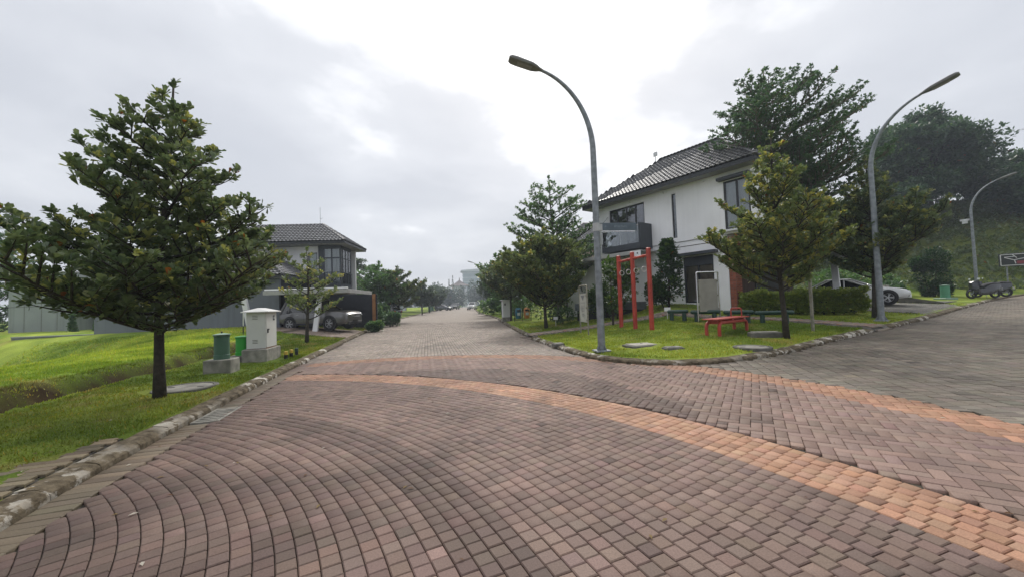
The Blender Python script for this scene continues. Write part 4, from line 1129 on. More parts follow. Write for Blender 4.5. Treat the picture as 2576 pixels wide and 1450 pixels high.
# notice boards
def notice_board(p, q, H, label, panel, pc, pm, sm, rr=.032):
    c = ((p[0] + q[0]) / 2, (p[1] + q[1]) / 2); w = math.hypot(q[0] - p[0], q[1] - p[1])
    t = empty('notice_board', (c[0], c[1], gz(*c)), math.atan2(q[1] - p[1], q[0] - p[0]), label, 'notice board')
    arc = [(-w / 2 + .07 * (1 - math.cos(a)), 0, H - .07 + .07 * math.sin(a)) for a in np.linspace(0, math.pi / 2, 6)]
    pts = [(-w / 2, 0, -.1)] + arc + [(-x, y, z) for x, y, z in arc[::-1]] + [(w / 2, 0, -.1)]
    smooth_angle(MB().tube(pts, rr, 10).build('frame', sm, t), 60)
    pn = MB().bbox((0, -.012, (panel[0] + panel[1]) / 2), (w - .14, panel[1] - panel[0], .02), .005, Matrix.Rotation(R(90), 3, 'X')).build('panel', pm, t)
    for z in (panel[0] + .1, (panel[0] + panel[1]) / 2, panel[1] - .08):
        for s in (-1, 1): MB().disc((s * (w / 2 - .07), -.03, z), .035, .02, 'Y', 10).build('clip', pc, t)
    return t, pn, w
M_BOARD = mat('bare_board', (.30, .285, .255), .8, .12, 2.5, .1, 20, detail=8)
notice_board((7.53, 15.72), (8.49, 15.86), 2.02, 'polished steel frame with blank beige board', (.42, 1.72), M_PIPE, M_BOARD, M_STEEL)
t, pn, w = notice_board((2.84, 16.35), (2.99, 15.45), 1.98, 'narrow notice board with faded print left of the near lamp', (.50, 1.66), M_PIPE, mat('faded_poster', (.42, .41, .37), .7, .15, 3), M_PIPE)
mb = MB()
for z, a in ((1.28, .8), (1.12, .7), (1.06, .6), (1.0, .7), (.94, .5), (.82, .4), (.78, .5), (.72, .3)): mb.span(-.32 * a, .32 * a, -.0255, -.0235, z, z + .018)
mb.add([(-.2, -.0245, 1.58), (.2, -.0245, 1.58), (.02, -.0245, 1.36)], [(0, 1, 2)])
mb.build('print', mat('faded_print', (.16, .16, .17), .8), pn)
notice_board((9.74, 12.6), (10.36, 13.42), 1.92, 'steel notice board seen edge-on in front of the hedge', (.5, 1.66), M_PIPE, M_BOARD, M_PIPE, .045)

# covers and small concrete boxes in the lawn
def round_cover(loc, r, label, m=M_CONC):
    t = empty('manhole_cover', (loc[0], loc[1], gz(*loc) - .005), 0, label, 'manhole cover')
    MB().lathe([(r, -.1), (r, .028), (r * .96, .036), (r * .84, .036), (r * .83, .012)], 32).build('rim', M_CONC_DK, t)
    MB().lathe([(r * .82, -.1), (r * .82, .022), (r * .80, .028), (.01, .03)], 32).build('lid', m, t)
    for a in (0, math.pi): MB().box((r * .55 * math.cos(a), r * .55 * math.sin(a), .03), (.12, .03, .012)).build('lifting_slot', M_CONC_DK, t)
round_cover((-6.45, 7.62), .52, 'round concrete manhole cover beside the big left tree')
round_cover((6.2, 10.1), .45, 'round concrete cover at the right of the corner lawn')
def slab(loc, d, rz, label, h=.06, m=M_CONC, name='access_cover'):
    t = empty(name, (loc[0], loc[1], gz(*loc)), rz, label, 'access cover')
    MB().bbox((0, 0, h / 2 - .04), (d[0], d[1], h + .04), .012).build('frame', M_CONC_DK, t)
    MB().bbox((0, 0, h - .015), (d[0] * .82, d[1] * .82, .045), .01).build('lid', m, t)
    MB().tube([(-.04, 0, h + .005), (-.03, 0, h + .025), (.03, 0, h + .025), (.04, 0, h + .005)], .005, 5).build('handle', M_CONC_DK, t)
slab((3.72, 11.35), (.86, .7), R(12), 'pale square concrete cover beside the near lamp', .05, mat('pale_concrete', (.36, .34, .29), .9, .2, 6, .3))
slab((1.5, 13.15), (.36, .32), R(20), 'small square cover near the kerb left of the lamp', .05)
slab((4.3, 10.5), (.52, .3), R(5), 'small flat concrete cover on the middle of the corner lawn', .05)
slab((7.65, 11.8), (.85, .4), R(-14), 'raised concrete box cover beside the yellowish tree trunk', .15)

# cabinet and green pedestals on the left verge
cz = gz(-7.5, 11.5)
pl = empty('cable_pedestal', (-7.2, 9.55, gz(-7.2, 9.55)), R(14), 'muted green cable pedestal on its own concrete plinth', 'cable pedestal', 'green cable pedestals')
def pedestal(t, r, h, z0, m, m2, knob=True):
    MB().lathe([(r * 1.02, z0), (r * 1.02, z0 + h * .17), (r * .97, z0 + h * .18), (r * .97, z0 + h * .88), (r * 1.03, z0 + h * .89), (r * 1.03, z0 + h * .93)], 24).build('barrel', m, t, smooth=False)
    smooth_angle(t.children[-1], 30)
    cp = smooth_angle(MB().lathe([(r * .9, z0 + h * .93), (r * 1.12, z0 + h * .955), (r * 1.12, z0 + h * .975), (r * .3, z0 + h * 1.02), (.01, z0 + h * 1.025)], 24).build('cap', m2, t), 30)
    if knob: MB().lathe([(.022, z0 + h * 1.01), (.022, z0 + h * 1.08), (.01, z0 + h * 1.09)], 10).build('knob', M_BLACK, cp)
M_PGREEN = mat('pedestal_green', (.055, .13, .085), .55, .12, 3); M_PGREEN2 = mat('pedestal_cap', (.20, .30, .23), .5, .1, 3)
MB().bbox((0, 0, .12), (.58, .52, .40), .015).build('plinth', M_CONC, pl)
pedestal(pl, .165, .62, .32, M_PGREEN, M_PGREEN2)
pl2 = empty('cable_pedestal', (-8.02, 11.45, gz(-8.02, 11.45)), R(14), 'bright green barrel pedestal standing next to the white cabinet', 'cable pedestal', 'green cable pedestals')
MB().bbox((0, 0, .06), (.55, .55, .26), .012).build('plinth', M_CONC_DK, pl2)
pedestal(pl2, .175, .56, .19, mat('bright_green', (.018, .28, .022), .5, .1, 3), mat('bright_green_cap', (.10, .42, .10), .5, .1, 3), False)
cb = empty('utility_cabinet', (-7.62, 11.72, cz), R(13), 'white steel utility cabinet with sloping roof on a concrete plinth', 'cabinet')
M_CABW = mat('cabinet_white', (.56, .57, .54), .5, .06, 1.2, .04, 20, detail=8)
MB().bbox((0, 0, .12), (.66, 1.12, .50), .02).build('plinth', M_CONC, cb)
bz, bh = .385, 1.05
MB().bbox((0, 0, bz + bh / 2), (.50, .86, bh), .01).build('housing', M_CABW, cb)
dr = MB().bbox((.256, 0, bz + bh / 2 - .005), (.022, .80, bh - .05), .006).build('door', M_CABW, cb)
MB().bbox((.27, .17, bz + bh * .83), (.012, .12, .15), .005).build('meter_window', M_BLACK, dr)
MB().span(.274, .279, .145, .195, bz + bh * .80, bz + bh * .87).build('meter_dial', M_LAMP, dr)
MB().span(.266, .295, -.34, -.31, bz + .44, bz + .56).span(.285, .30, -.34, -.25, bz + .53, bz + .56).build('handle', M_BLACK, dr)
rf_ = MB().add([(-.36, -.52, bz + bh), (.36, -.52, bz + bh), (.36, .52, bz + bh), (-.36, .52, bz + bh), (-.36, -.52, bz + bh + .025), (.36, -.52, bz + bh + .025), (.36, .52, bz + bh + .025), (-.36, .52, bz + bh + .025), (0, -.30, bz + bh + .13), (0, .30, bz + bh + .13)],
    [(0, 3, 2, 1), (0, 1, 5, 4), (1, 2, 6, 5), (2, 3, 7, 6), (3, 0, 4, 7), (4, 5, 8), (5, 6, 9, 8), (6, 7, 9), (7, 4, 8, 9)]).build('roof', mat('cabinet_roof', (.62, .62, .60), .45, .05), cb)
for z in (bz + .15, bz + .85):
    for k in range(3): MB().span(-.09, .05, -.436, -.428, z + k * .045, z + k * .045 + .012).build('vent', M_CONC_DK, cb)
rust = mat('rust_stain', (.19, .085, .03), .9, .3, 12)
MB().span(-.24, .262, -.40, .40, bz - .02, bz + .006).build('rusted_sill', rust, cb)
# short marker stubs
M_YEL = mat('marker_yellow', (.45, .32, .04), .6, .2, 20)
for i, (x, y) in enumerate(((-6.95, 11.80), (-7.06, 12.28), (-7.14, 12.72))):
    t = empty('marker_stub', (x, y, gz(x, y)), 0, ('nearest', 'middle', 'farthest')[i] + ' of three short yellow and black stubs by the cabinet', 'marker stub', 'yellow and black stubs by the cabinet')
    MB().lathe([(.052, -.05), (.052, .13)], 12).build('stem', M_BLACK, t, smooth=False); MB().lathe([(.054, .131), (.054, .225), (.03, .235)], 12).build('top', M_YEL if i < 2 else M_GREENPAINT, t)
t = empty('marker_stake', (-13.2, 18.9, gz(-13.2, 18.9)), 0, 'thin white and black stake on the upper left lawn', 'stake')
MB().tube([(0, 0, -.1), (0, 0, .42)], .022, 8).build('lower_rod', M_BLACK, t); MB().tube([(0, 0, .42), (.01, 0, 1.15)], .020, 8).build('upper_rod', mat('stake_white', (.6, .6, .58), .5), t)
# pale cabinet and bins on the right verge
cb2 = empty('utility_cabinet', (-.55, 30.6, gz(-.55, 30.6)), R(12), 'pale grey utility cabinet among the street trees on the right', 'cabinet')
MB().bbox((0, 0, .1), (.62, .62, .4), .02).build('plinth', M_CONC, cb2); MB().bbox((0, 0, .95), (.56, .56, 1.3), .01).build('housing', M_WALL2, cb2)
MB().bbox((0, 0, 1.63), (.8, .8, .06), .02).build('roof', M_WALL2, cb2); MB().bbox((-.1, -.285, 1.3), (.1, .012, .16), .004).build('meter_window', M_BLACK, cb2)
bn = empty('litter_bin', (.72, 28.6, gz(.72, 28.6)), R(5), 'pair of teal and orange litter bins hung in a black frame', 'litter bin')
mb = MB(); 
for x in (-.62, 0, .62): mb.span(x - .02, x + .02, -.02, .02, -.05, .95)
mb.span(-.62, .62, -.02, .02, .06, .10); mb.build('frame', M_BLACK, bn)
for x, c, nm in ((-.31, (.03, .14, .20), 'teal bin'), (.31, (.50, .20, .06), 'orange bin')):
    prof = [(.17, .2), (.21, .26), (.235, .55), (.235, .80), (.20, .93), (.11, 1.0)]
    o = smooth_angle(MB().lathe(prof, 14, (x, 0, 0)).build('bin', mat(nm, c, .5, .1), bn), 40); o['label'] = nm
    MB().span(x - .14, x + .14, -.262, -.20, .74, .86).build('opening', M_BLACK, o); MB().span(x - .11, x + .11, -.245, -.23, .44, .64).build('sticker', mat('sticker_pale', (.45, .5, .48), .6), o)
# little signs on pegs
def peg_sign(loc, label, w=.24, h=.16):
    t = empty('peg_sign', (loc[0], loc[1], gz(*loc)), R(-10), label, 'small sign'); MB().span(-.012, .012, -.01, .01, -.1, .40).build('peg', M_WALL2, t); MB().bbox((0, -.02, .42), (w, .012, h), .003).build('plate', M_WALL, t)
peg_sign((6.75, 16.9), 'small white sign on a peg left of the green log seats', .26, .16)
peg_sign((2.4, 21.8), 'small white sign on a peg under the low dense tree')
# ------------------------------------------------------------------ houses
def wall_panel(u0, u1, z0, z1, t0, t1, holes, plane='y'):
    """wall slab with rectangular openings (u0, u1, z0, z1); thickness t0..t1 across"""
    us = sorted({u0, u1, *[h[0] for h in holes], *[h[1] for h in holes]}); zs = sorted({z0, z1, *[h[2] for h in holes], *[h[3] for h in holes]})
    us = [u for u in us if u0 <= u <= u1]; zs = [z for z in zs if z0 <= z <= z1]
    solid = lambda i, j: 0 <= i < len(us) - 1 and 0 <= j < len(zs) - 1 and not any(h[0] <= (us[i] + us[i + 1]) / 2 <= h[1] and h[2] <= (zs[j] + zs[j + 1]) / 2 <= h[3] for h in holes)
    mb = MB(); P = (lambda u, t, z: (u, t, z)) if plane == 'y' else (lambda u, t, z: (t, u, z))
    def quad(a, b, c, d): mb.add([a, b, c, d], [(0, 1, 2, 3)])
    for i in range(len(us) - 1):
        for j in range(len(zs) - 1):
            if not solid(i, j): continue
            a, b, c, d = us[i], us[i + 1], zs[j], zs[j + 1]
            for t in (t0, t1): quad(P(a, t, c), P(b, t, c), P(b, t, d), P(a, t, d))
            if not solid(i - 1, j): quad(P(a, t0, c), P(a, t1, c), P(a, t1, d), P(a, t0, d))
            if not solid(i + 1, j): quad(P(b, t0, c), P(b, t1, c), P(b, t1, d), P(b, t0, d))
            if not solid(i, j - 1): quad(P(a, t0, c), P(b, t0, c), P(b, t1, c), P(a, t1, c))
            if not solid(i, j + 1): quad(P(a, t0, d), P(b, t0, d), P(b, t1, d), P(a, t1, d))
    return mb

def window(parent, u0, u1, z0, z1, t, plane, bars_u, bars_z, fw=.07, glass=M_GLASS, back=None, backm=M_CURTAIN, frame=M_DARKFRAME, name='window', dirn=1, wavy=True):
    """frame, panes and what hangs behind them; t = outer face, dirn = way into the room"""
    P = (lambda mb, a, b, c, d, e, f: mb.span(a, b, c, d, e, f)) if plane == 'y' else (lambda mb, a, b, c, d, e, f: mb.span(c, d, a, b, e, f))
    mb = MB(); T0, T1 = sorted((t, t + dirn * .09))
    P(mb, u0, u1, T0, T1, z0, z0 + fw); P(mb, u0, u1, T0, T1, z1 - fw, z1); P(mb, u0, u0 + fw, T0, T1, z0 + fw, z1 - fw); P(mb, u1 - fw, u1, T0, T1, z0 + fw, z1 - fw)
    us = [u0 + fw] + list(bars_u) + [u1 - fw]; zs = [z0 + fw] + list(bars_z) + [z1 - fw]
    T2, T3 = sorted((t + dirn * .004, t + dirn * .08))
    for b in bars_u: P(mb, b - fw / 2, b + fw / 2, T2, T3, z0 + fw, z1 - fw)
    T4, T5 = sorted((t + dirn * .008, t + dirn * .07))
    for b in bars_z: P(mb, u0 + fw, u1 - fw, T4, T5, b - fw / 2, b + fw / 2)
    w = mb.build(name, frame, parent)
    g0, g1 = sorted((t + dirn * .03, t + dirn * .04))
    for i in range(len(us) - 1):
        for j in range(len(zs) - 1):
            P(g := MB(), us[i] + (fw / 2 if i else 0), us[i + 1] - (fw / 2 if i < len(us) - 2 else 0), g0, g1, zs[j] + (fw / 2 if j else 0), zs[j + 1] - (fw / 2 if j < len(zs) - 2 else 0)); g.build('pane', glass, w)
    if back:
        n = max(6, int((u1 - u0) / .05)); us_ = np.linspace(u0, u1, n); tt = t + dirn * back; rows = []
        for z in (z0, z1):
            rows.append([((u, tt + (.03 * math.sin(k * 1.9) if wavy else 0), z) if plane == 'y' else (tt + (.03 * math.sin(k * 1.9) if wavy else 0), u, z)) for k, u in enumerate(us_)])
        MB().loft(rows, close=False, caps=False).build('curtain', backm, w, smooth=True)
    return w

def tile_geom(tw, tl):
    us = np.linspace(0, tw, 6); hz = [0, .028, .050, .050, .022, 0]
    v = [(u, -.015, h + .045) for u, h in zip(us, hz)] + [(u, tl + .02, h * .9) for u, h in zip(us, hz)] + [(u, -.015, h + .004) for u, h in zip(us, hz)]
    f = [(i, i + 1, 7 + i, 6 + i) for i in range(5)] + [(12 + i, 13 + i, i + 1, i) for i in range(5)]
    return np.array(v), np.array(f)

_tm = {}
def roof_slope(parent, roofpart, A, B, C, D, tw, tl, world, singles, col=(.078, .079, .085), off=.03):
    """tiles on the slope A-B (eave, left to right) up to D-C (ridge); kept inside the outline"""
    A, B, C, D = [np.array(p, float) for p in (A, B, C, D)]
    ex = unit(B - A); nrm = unit(np.cross(B - A, D - A)); nrm = nrm if nrm[2] > 0 else -nrm
    ey = np.cross(nrm, ex); Lx = np.linalg.norm(B - A); Ly = float((D - A) @ ey)
    poly = [(0, 0), (Lx, 0), (float((C - A) @ ex), Ly), (float((D - A) @ ex), Ly)]
    rows = []
    for j in range(int(Ly / tl) + 1):
        for i in range(-1, int(Lx / tw) + 2):
            u = i * tw; v = j * tl
            if v > Ly - .02: continue
            xl = poly[3][0] * v / Ly; xr = Lx + (poly[2][0] - Lx) * v / Ly
            if u + tw * .5 < xl or u + tw * .5 > xr: continue
            rows.append((u, v))
    rows = np.array(rows); n = len(rows)
    O = A + rows[:, :1] * ex + rows[:, 1:] * ey + nrm * off
    Vt, Ft = tile_geom(tw, tl); key = (round(tw, 3), round(tl, 3))
    cols = np.clip(np.array(col) * (1 + rng.normal(0, .14, (n, 1))), .01, .3)
    Mw = np.array(world); Ow = O @ Mw[:3, :3].T + Mw[:3, 3]
    dist = np.linalg.norm(Ow - np.array([0, 0, 1.55]), axis=1); order = np.argsort(dist)
    B3 = np.stack([ex, ey, nrm], 1)
    if key not in _tm:
        me = bpy.data.meshes.new('tile'); me.from_pydata([tuple(v) for v in Vt], [], [tuple(int(k) for k in f) for f in Ft]); me.materials.append(M_TILE1); me.polygons.foreach_set('use_smooth', [True] * len(me.polygons)); me.set_sharp_from_angle(angle=R(50)); _tm[key] = me
    for i in order[:singles]:
        o = bpy.data.objects.new('tile', _tm[key]); COL.objects.link(o); o.parent = roofpart
        M4 = np.eye(4); M4[:3, :3] = B3; M4[:3, 3] = O[i]; o.matrix_local = Matrix(M4.tolist()); o.color = (*cols[i], 1)
    rest = order[singles:]
    if len(rest):
        V = (O[rest][:, None, :] + (Vt @ B3.T)[None]).reshape(-1, 3); Q = (np.arange(len(rest))[:, None, None] * len(Vt) + Ft[None]).reshape(-1, 4)
        f = np_mesh('tile_field', V, Q, M_TILE, roofpart, col=np.repeat(cols[rest], len(Vt), 0), smooth=False); f['kind'] = 'stuff'

M_ROOFBASE = mat('roof_underlay', (.025, .025, .028), .6, .1)
M_CAP = mat('ridge_cap_glaze', (.05, .05, .055), .4, .15, 5)
def hip_roof(parent, x0, x1, y0, y1, ze, xa, xb, yr, zr, world, faces, tw=.24, tl=.30, singles=300, drop=.20, col=(.078, .079, .085)):
    e = [(x0, y0, ze), (x1, y0, ze), (x1, y1, ze), (x0, y1, ze)]; a, b = (xa, yr, zr), (xb, yr, zr)
    mb = MB(); mb.add(e + [a, b], [(0, 1, 5, 4), (1, 2, 5), (2, 3, 4, 5), (3, 0, 4)])
    rp = mb.build('roof', M_ROOFBASE, parent)
    k = len(faces)
    F = {'front': (e[0], e[1], b, a), 'right': (e[1], e[2], b, b), 'back': (e[2], e[3], a, b), 'left': (e[3], e[0], a, a)}
    for nm, cnt in faces: roof_slope(parent, rp, *F[nm], tw, tl, world, cnt, col)
    for p, q in ((a, b), (e[0], a), (e[1], b), (e[2], b), (e[3], a)):
        P, Q = Vector(p), Vector(q); L = (Q - P).length; n = max(1, int(L / .33)); mb = MB()
        for i in range(n):
            s, t = P.lerp(Q, i / n), P.lerp(Q, (i + 1.06) / n); mb.tube([s + Vector((0, 0, .035)), t + Vector((0, 0, .025))], [.095, .078], 8)
        mb.build('ridge_cap', M_CAP, rp)
    mb = MB(); o = .02
    mb.span(x0, x1, y0, y0 + .03, ze - drop, ze - .004); mb.span(x0, x1, y1 - .03, y1, ze - drop, ze - .004); mb.span(x0, x0 + .03, y0 + .03, y1 - .03, ze - drop, ze - .004); mb.span(x1 - .03, x1, y0 + .03, y1 - .03, ze - drop, ze - .004)
    mb.build('fascia', M_DARKFRAME, rp)
    MB().span(x0 + .03, x1 - .03, y0 + .03, y1 - .03, ze - drop + .02, ze - drop + .05).build('soffit', M_SOFFIT, rp)
    return rp

# ---- the white corner house
HX, HY, HA = 5.7, 26.0, R(-55.008)
house = empty('white_house', (HX, HY, 0), HA, 'white two-storey corner house with dark tiled hip roof and glass balcony', 'house')
HW = Matrix.Translation((HX, HY, 0)) @ Matrix.Rotation(HA, 4, 'Z')
G0 = .45
door_h = (1.40, 4.05, 4.68, 7.29); slit_h = (5.82, 6.08, 4.82, 7.27); up_h = (8.64, 9.85, 4.80, 7.17); gw_h = (6.30, 7.93, 1.26, 3.70)
wall_panel(.5, 10.2, 4.58, 7.62, -.05, .15, [door_h, slit_h, up_h]).build('upper_wall', M_WALL, house)
MB().span(.5, .7, .151, 7.0, 4.58, 7.62).span(.70, 10.2, 6.8, 7.0, 4.58, 7.62).build('upper_rear_wall', M_WALL, house)
wall_panel(.151, 6.79, 4.58, 7.62, 10.0, 10.2, [(1.2, 2.6, 5.0, 7.1)], 'x').build('upper_side_wall', M_WALL, house)
MB().span(.71, 9.99, .16, 6.79, 4.58, 4.70).build('floor_slab', M_WALL2, house)
wall_panel(.5, 8.66, G0, 4.56, .01, .16, [gw_h]).build('lower_wall', M_WALL, house)
MB().span(.5, 8.67, .003, .0095, 4.27, 4.31).build('groove', M_CONC_DK, house)
MB().span(.5, .68, .161, 7.0, G0, 4.56).span(.69, 8.66, 6.8, 7.0, G0, 4.56).build('lower_rear_wall', M_WALL, house)
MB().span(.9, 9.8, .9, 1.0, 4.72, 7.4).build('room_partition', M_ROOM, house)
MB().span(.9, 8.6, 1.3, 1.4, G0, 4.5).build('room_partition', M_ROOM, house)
# brick pier, laid brick by brick
pier = MB().span(8.675, 8.975, .015, .60, G0, 4.55).build('brick_pier', mat('mortar', (.20, .17, .15), .95, .15, 20), house)
bme = [MB().bbox((0, 0, 0), (.156, .012, .066), .003), MB().bbox((0, 0, 0), (.012, .19, .066), .003)]
M_BRICK = attr_mat('brick', rough=.85, grain=.2, gscale=40, bump=.4, objcol=True)
bm_ = []
for k, b_ in enumerate(bme):
    me = bpy.data.meshes.new('brick'); me.from_pydata(b_.v, [], b_.f); me.materials.append(M_BRICK); bm_.append(me)
for r_i in range(int((4.5 - G0) / .078)):
    z = G0 + .045 + r_i * .078; sh = .04 if r_i % 2 else 0
    for k in range(2):
        o = bpy.data.objects.new('brick', bm_[0]); COL.objects.link(o); o.parent = pier; o.location = (8.755 + k * .145, .011 + rng.normal(0, .001), z); o.scale = (.86, 1, 1)
        c = jitter_col((.30, .095, .055), 1, .16)[0]; o.color = (*c, 1)
    for k in range(3):
        o = bpy.data.objects.new('brick', bm_[1]); COL.objects.link(o); o.parent = pier; o.location = (8.979 + rng.normal(0, .001), .115 + k * .193, z); o.scale = (1, .95, 1)
        c = jitter_col((.30, .095, .055), 1, .16)[0]; o.color = (*c, 1)
# brown boarded side of the ground floor, under the overhang
MB().span(8.78, 8.90, .61, 7.0, G0, 4.55).build('side_wall', M_WOOD, house)
for k in range(42): MB().span(8.901, 8.925 + .006 * (k % 3), .62 + k * .151, .62 + k * .151 + .143, G0, 4.5).build('cladding_board', M_WOOD, house)
dd = MB().span(8.93, 8.96, 2.1, 4.9, G0, 3.3).build('garage_door', M_DARKFRAME, house)
# windows
w = window(house, 1.40, 4.05, 4.68, 7.29, .02, 'y', (2.0, 2.72, 3.38), (), .09, M_GLASS_DK, .14, M_CURTAIN, name='balcony_door')
window(house, 5.82, 6.08, 4.82, 7.27, .02, 'y', (), (), .03, M_GLASS, .08, M_CHARCOAL, wavy=False)
window(house, 8.64, 9.85, 4.80, 7.17, -.02, 'y', (9.25,), (), .08, M_GLASS, .14, M_BLIND)
window(house, 6.30, 7.93, 1.26, 3.70, .05, 'y', (7.11,), (), .08, M_GLASS, .13, M_CURTAIN)
MB().span(6.32, 7.91, .046, .13, 3.2, 3.62).build('window_pelmet', M_CHARCOAL, house)
MB().bbox((7.13, -.17, 3.82), (2.15, .36, .15), .01).build('window_hood', M_CHARCOAL, house)
MB().bbox((9.2, -.21, 7.28), (1.5, .32, .14), .01).build('window_hood', M_CHARCOAL, house)
MB().bbox((9.3, -.16, 4.72), (1.5, .22, .10), .01).build('window_sill', M_WALL2, house)
# balcony
bal = MB().span(1.70, 4.50, -1.2, -.052, 4.44, 4.62).build('balcony', M_CHARCOAL, house)
MB().span(4.42, 4.50, -1.2, -.052, 4.621, 5.88).build('side_panel', M_CHARCOAL, bal); MB().span(1.70, 1.76, -1.2, -.052, 4.621, 5.0).build('side_panel', M_CHARCOAL, bal)
MB().span(1.76, 4.42, -1.2, -1.14, 4.621, 4.76).build('front_upstand', M_CHARCOAL, bal)
for a, b in ((1.78, 3.08), (3.11, 4.40)): MB().span(a, b, -1.19, -1.178, 4.765, 5.70).build('glass_panel', M_GLASS, bal)
MB().tube([(1.72, -1.18, 5.76), (4.44, -1.18, 5.76)], .025, 8).build('hand_rail', M_STEEL, bal)
for x in (1.76, 3.095, 4.41): MB().tube([(x, -1.16, 4.76), (x, -1.16, 5.75)], .018, 6).build('rail_post', M_STEEL, bal)
# roof
hip_roof(house, -.24, 10.45, -.8, 7.8, 7.80, 2.98, 6.86, 3.5, 10.72, HW, (('front', 300), ('right', 0), ('left', 0), ('back', 0)), .24, .30)
MB().tube([(6.5, 3.5, 10.7), (6.5, 3.5, 11.55)], .012, 5).build('lightning_rod', M_GALV, house)
ant = MB().tube([(2.6, 3.5, 10.5), (2.6, 3.5, 11.35)], .02, 6).build('antenna_mast', M_GALV, house); MB().bbox((2.66, 3.42, 11.3), (.30, .08, .28), .02).build('antenna_panel', M_WALL2, ant)
# small spot lights under the eave
for x in (1.0, 3.1, 5.4, 7.7): MB().bbox((x, -.12, 7.48), (.07, .10, .05), .01).build('eave_light', M_WALL2, house)
MB().tube([(1.34, -.1, 6.9), (1.05, -.55, 6.3)], .015, 6).tube([(1.10, -.48, 6.40), (.98, -.66, 6.10)], [.02, .07], 8).build('hanging_lamp', M_BLACK, house)
# carport canopy under the balcony and white end wall
cp = MB().span(-2.75, 4.80, -1.65, .0, 4.21, 4.25).build('canopy', M_SHEET, house)
for k in range(16): MB().span(-2.70 + k * .47, -2.66 + k * .47, -1.62, -.02, 4.15, 4.205).build('rib', M_SHEET, cp)
MB().bbox((1.05, -1.68, 4.15), (7.6, .06, .20), .01).build('front_beam', mat('canopy_beam', (.40, .40, .38), .6, .1, 2), cp)
MB().bbox((4.60, -1.73, 4.02), (.62, .03, .34), .01).build('end_plate', M_WALL, cp)
mb = MB()
for x in (4.45, 4.70): mb.span(x - .04, x + .04, -1.752, -1.747, 4.03, 4.11)
mb.build('end_plate_hole', M_DARKFRAME, cp)
arc = [(-1.3 - 1.5 * math.sin(a), 2.6 + 1.55 * math.cos(a)) for a in np.linspace(0, math.pi / 2, 10)]
MB().extr([(.48, .2), (.48, 4.14), (-1.3, 4.14)] + arc[1:] + [(-2.8, .2)], -.35, -.2).build('end_wall', M_WALL, house)
MB().tube([(-1.35, -.6, 3.95), (-.75, -.6, 2.2)], .05, 8).build('canopy_strut', M_DARKFRAME, house); MB().tube([(-2.5, -.42, .4), (-2.5, -.42, 2.35)], .05, 8).build('gate_post', M_DARKFRAME, house)
# carport over the white sedan
MB().bbox((10.6, 5.2, 3.55), (3.4, 6.2, .22), .02).build('carport_roof', M_CHARCOAL, house)
def strut(parent, a, b, w, m, name='column'):
    a, b = Vector(a), Vector(b); mb = MB(); d = Vector((w, 0, 0)); e = Vector((0, w * .6, 0))
    mb.add([a - d - e, a + d - e, a + d + e, a - d + e, b - d - e, b + d - e, b + d + e, b - d + e], [(0, 3, 2, 1), (4, 5, 6, 7), (0, 1, 5, 4), (1, 2, 6, 5), (2, 3, 7, 6), (3, 0, 4, 7)]); return mb.build(name, m, parent)
strut(house, (11.7, 4.3, .7), (11.0, 6.6, 3.43), .14, M_WALL2)

# planter, plants and shrubs at the corner house
pt = empty('planter', (5.6, 22.3, gz(5.6, 22.3)), R(-28), 'long grey planter box under the canopy of the white house', 'planter')
MB().bbox((0, 0, .62), (4.0, .55, .42), .02).build('trough', mat('planter_grey', (.13, .15, .17), .7, .1), pt); MB().span(-1.9, 1.9, -.2, .2, -.3, .405).build('base', M_DARKFRAME, pt)

def leafy(name, loc, label, pts, dirs, per, size, cols, kind='obovate', cat='shrub', stems=None, group=None, seed=0, spread=.7, young=.1, bias=.6, rz=0.):
    t = empty(name, loc, rz, label, cat, group)
    mb = MB()
    for s in (stems or [[(0, 0, -.05), (0, 0, .4)]]): mb.tube(s, [.03] * (len(s) - 1) + [.01], 6)
    mb.build('stems', M_BARK, t)
    leaf_cloud('foliage', np.array(pts, float), np.array(dirs, float), per, size, cols, kind, t, spread, bias, 0., seed, young)
    return t
def ell_points(n, c, r, seed, shell=.5, zmin=.05):
    q = np.random.default_rng(seed); d = unit(q.normal(0, 1, (n, 3))); k = q.uniform(shell, 1.0, (n, 1)) ** .6; p = np.array(c) + d * np.array(r) * k * (1 + .18 * np.sin(d[:, :1] * 7 + seed) * np.cos(d[:, 1:2] * 6)); ok = p[:, 2] > zmin; return p[ok], unit(d[ok] + [0, 0, .4])
def shrub(loc, parts, label, size, cols, seed, per=8, n=150, name='shrub', group=None, kind='obovate', young=.1):
    P, D, S = [], [], []
    for i, (c, r) in enumerate(parts):
        p, d = ell_points(n, c, r, seed + i); P.append(p); D.append(d); S.append([(c[0] * .3, c[1] * .3, -.1), (c[0] * .7, c[1] * .7, c[2] * .5), tuple(c)])
    return leafy(name, (loc[0], loc[1], gz(*loc)), label, np.concatenate(P), np.concatenate(D), per, size, cols, kind, 'shrub', S, group, seed, young=young)
GLOSSY = [(.030, .075, .018), (.09, .17, .035), (.16, .24, .05)]
shrub((5.55, 20.6), [((0, 0, 1.5), (1.0, .8, 1.3)), ((-.9, .2, 1.0), (.7, .6, .8)), ((.5, .1, 2.3), (.7, .6, .8))], 'big glossy shrub behind the red ring frame', .20, GLOSSY, 301, 8, 170)
shrub((7.9, 19.6), [((0, 0, 1.1), (.85, .7, 1.0)), ((.15, 0, 2.1), (.65, .5, .95)), ((.1, 0, 2.9), (.4, .35, .6)), ((-.6, 0, .8), (.6, .5, .6))], 'conical glossy shrub left of the curtained ground-floor window', .19, [(.018, .050, .016), (.05, .11, .03), (.10, .17, .04)], 311, 8, 150)
shrub((2.9, 22.6), [((0, 0, .5), (.9, .6, .5))], 'clipped dark bush below the white end wall', .10, DEEP, 321, 9, 220)
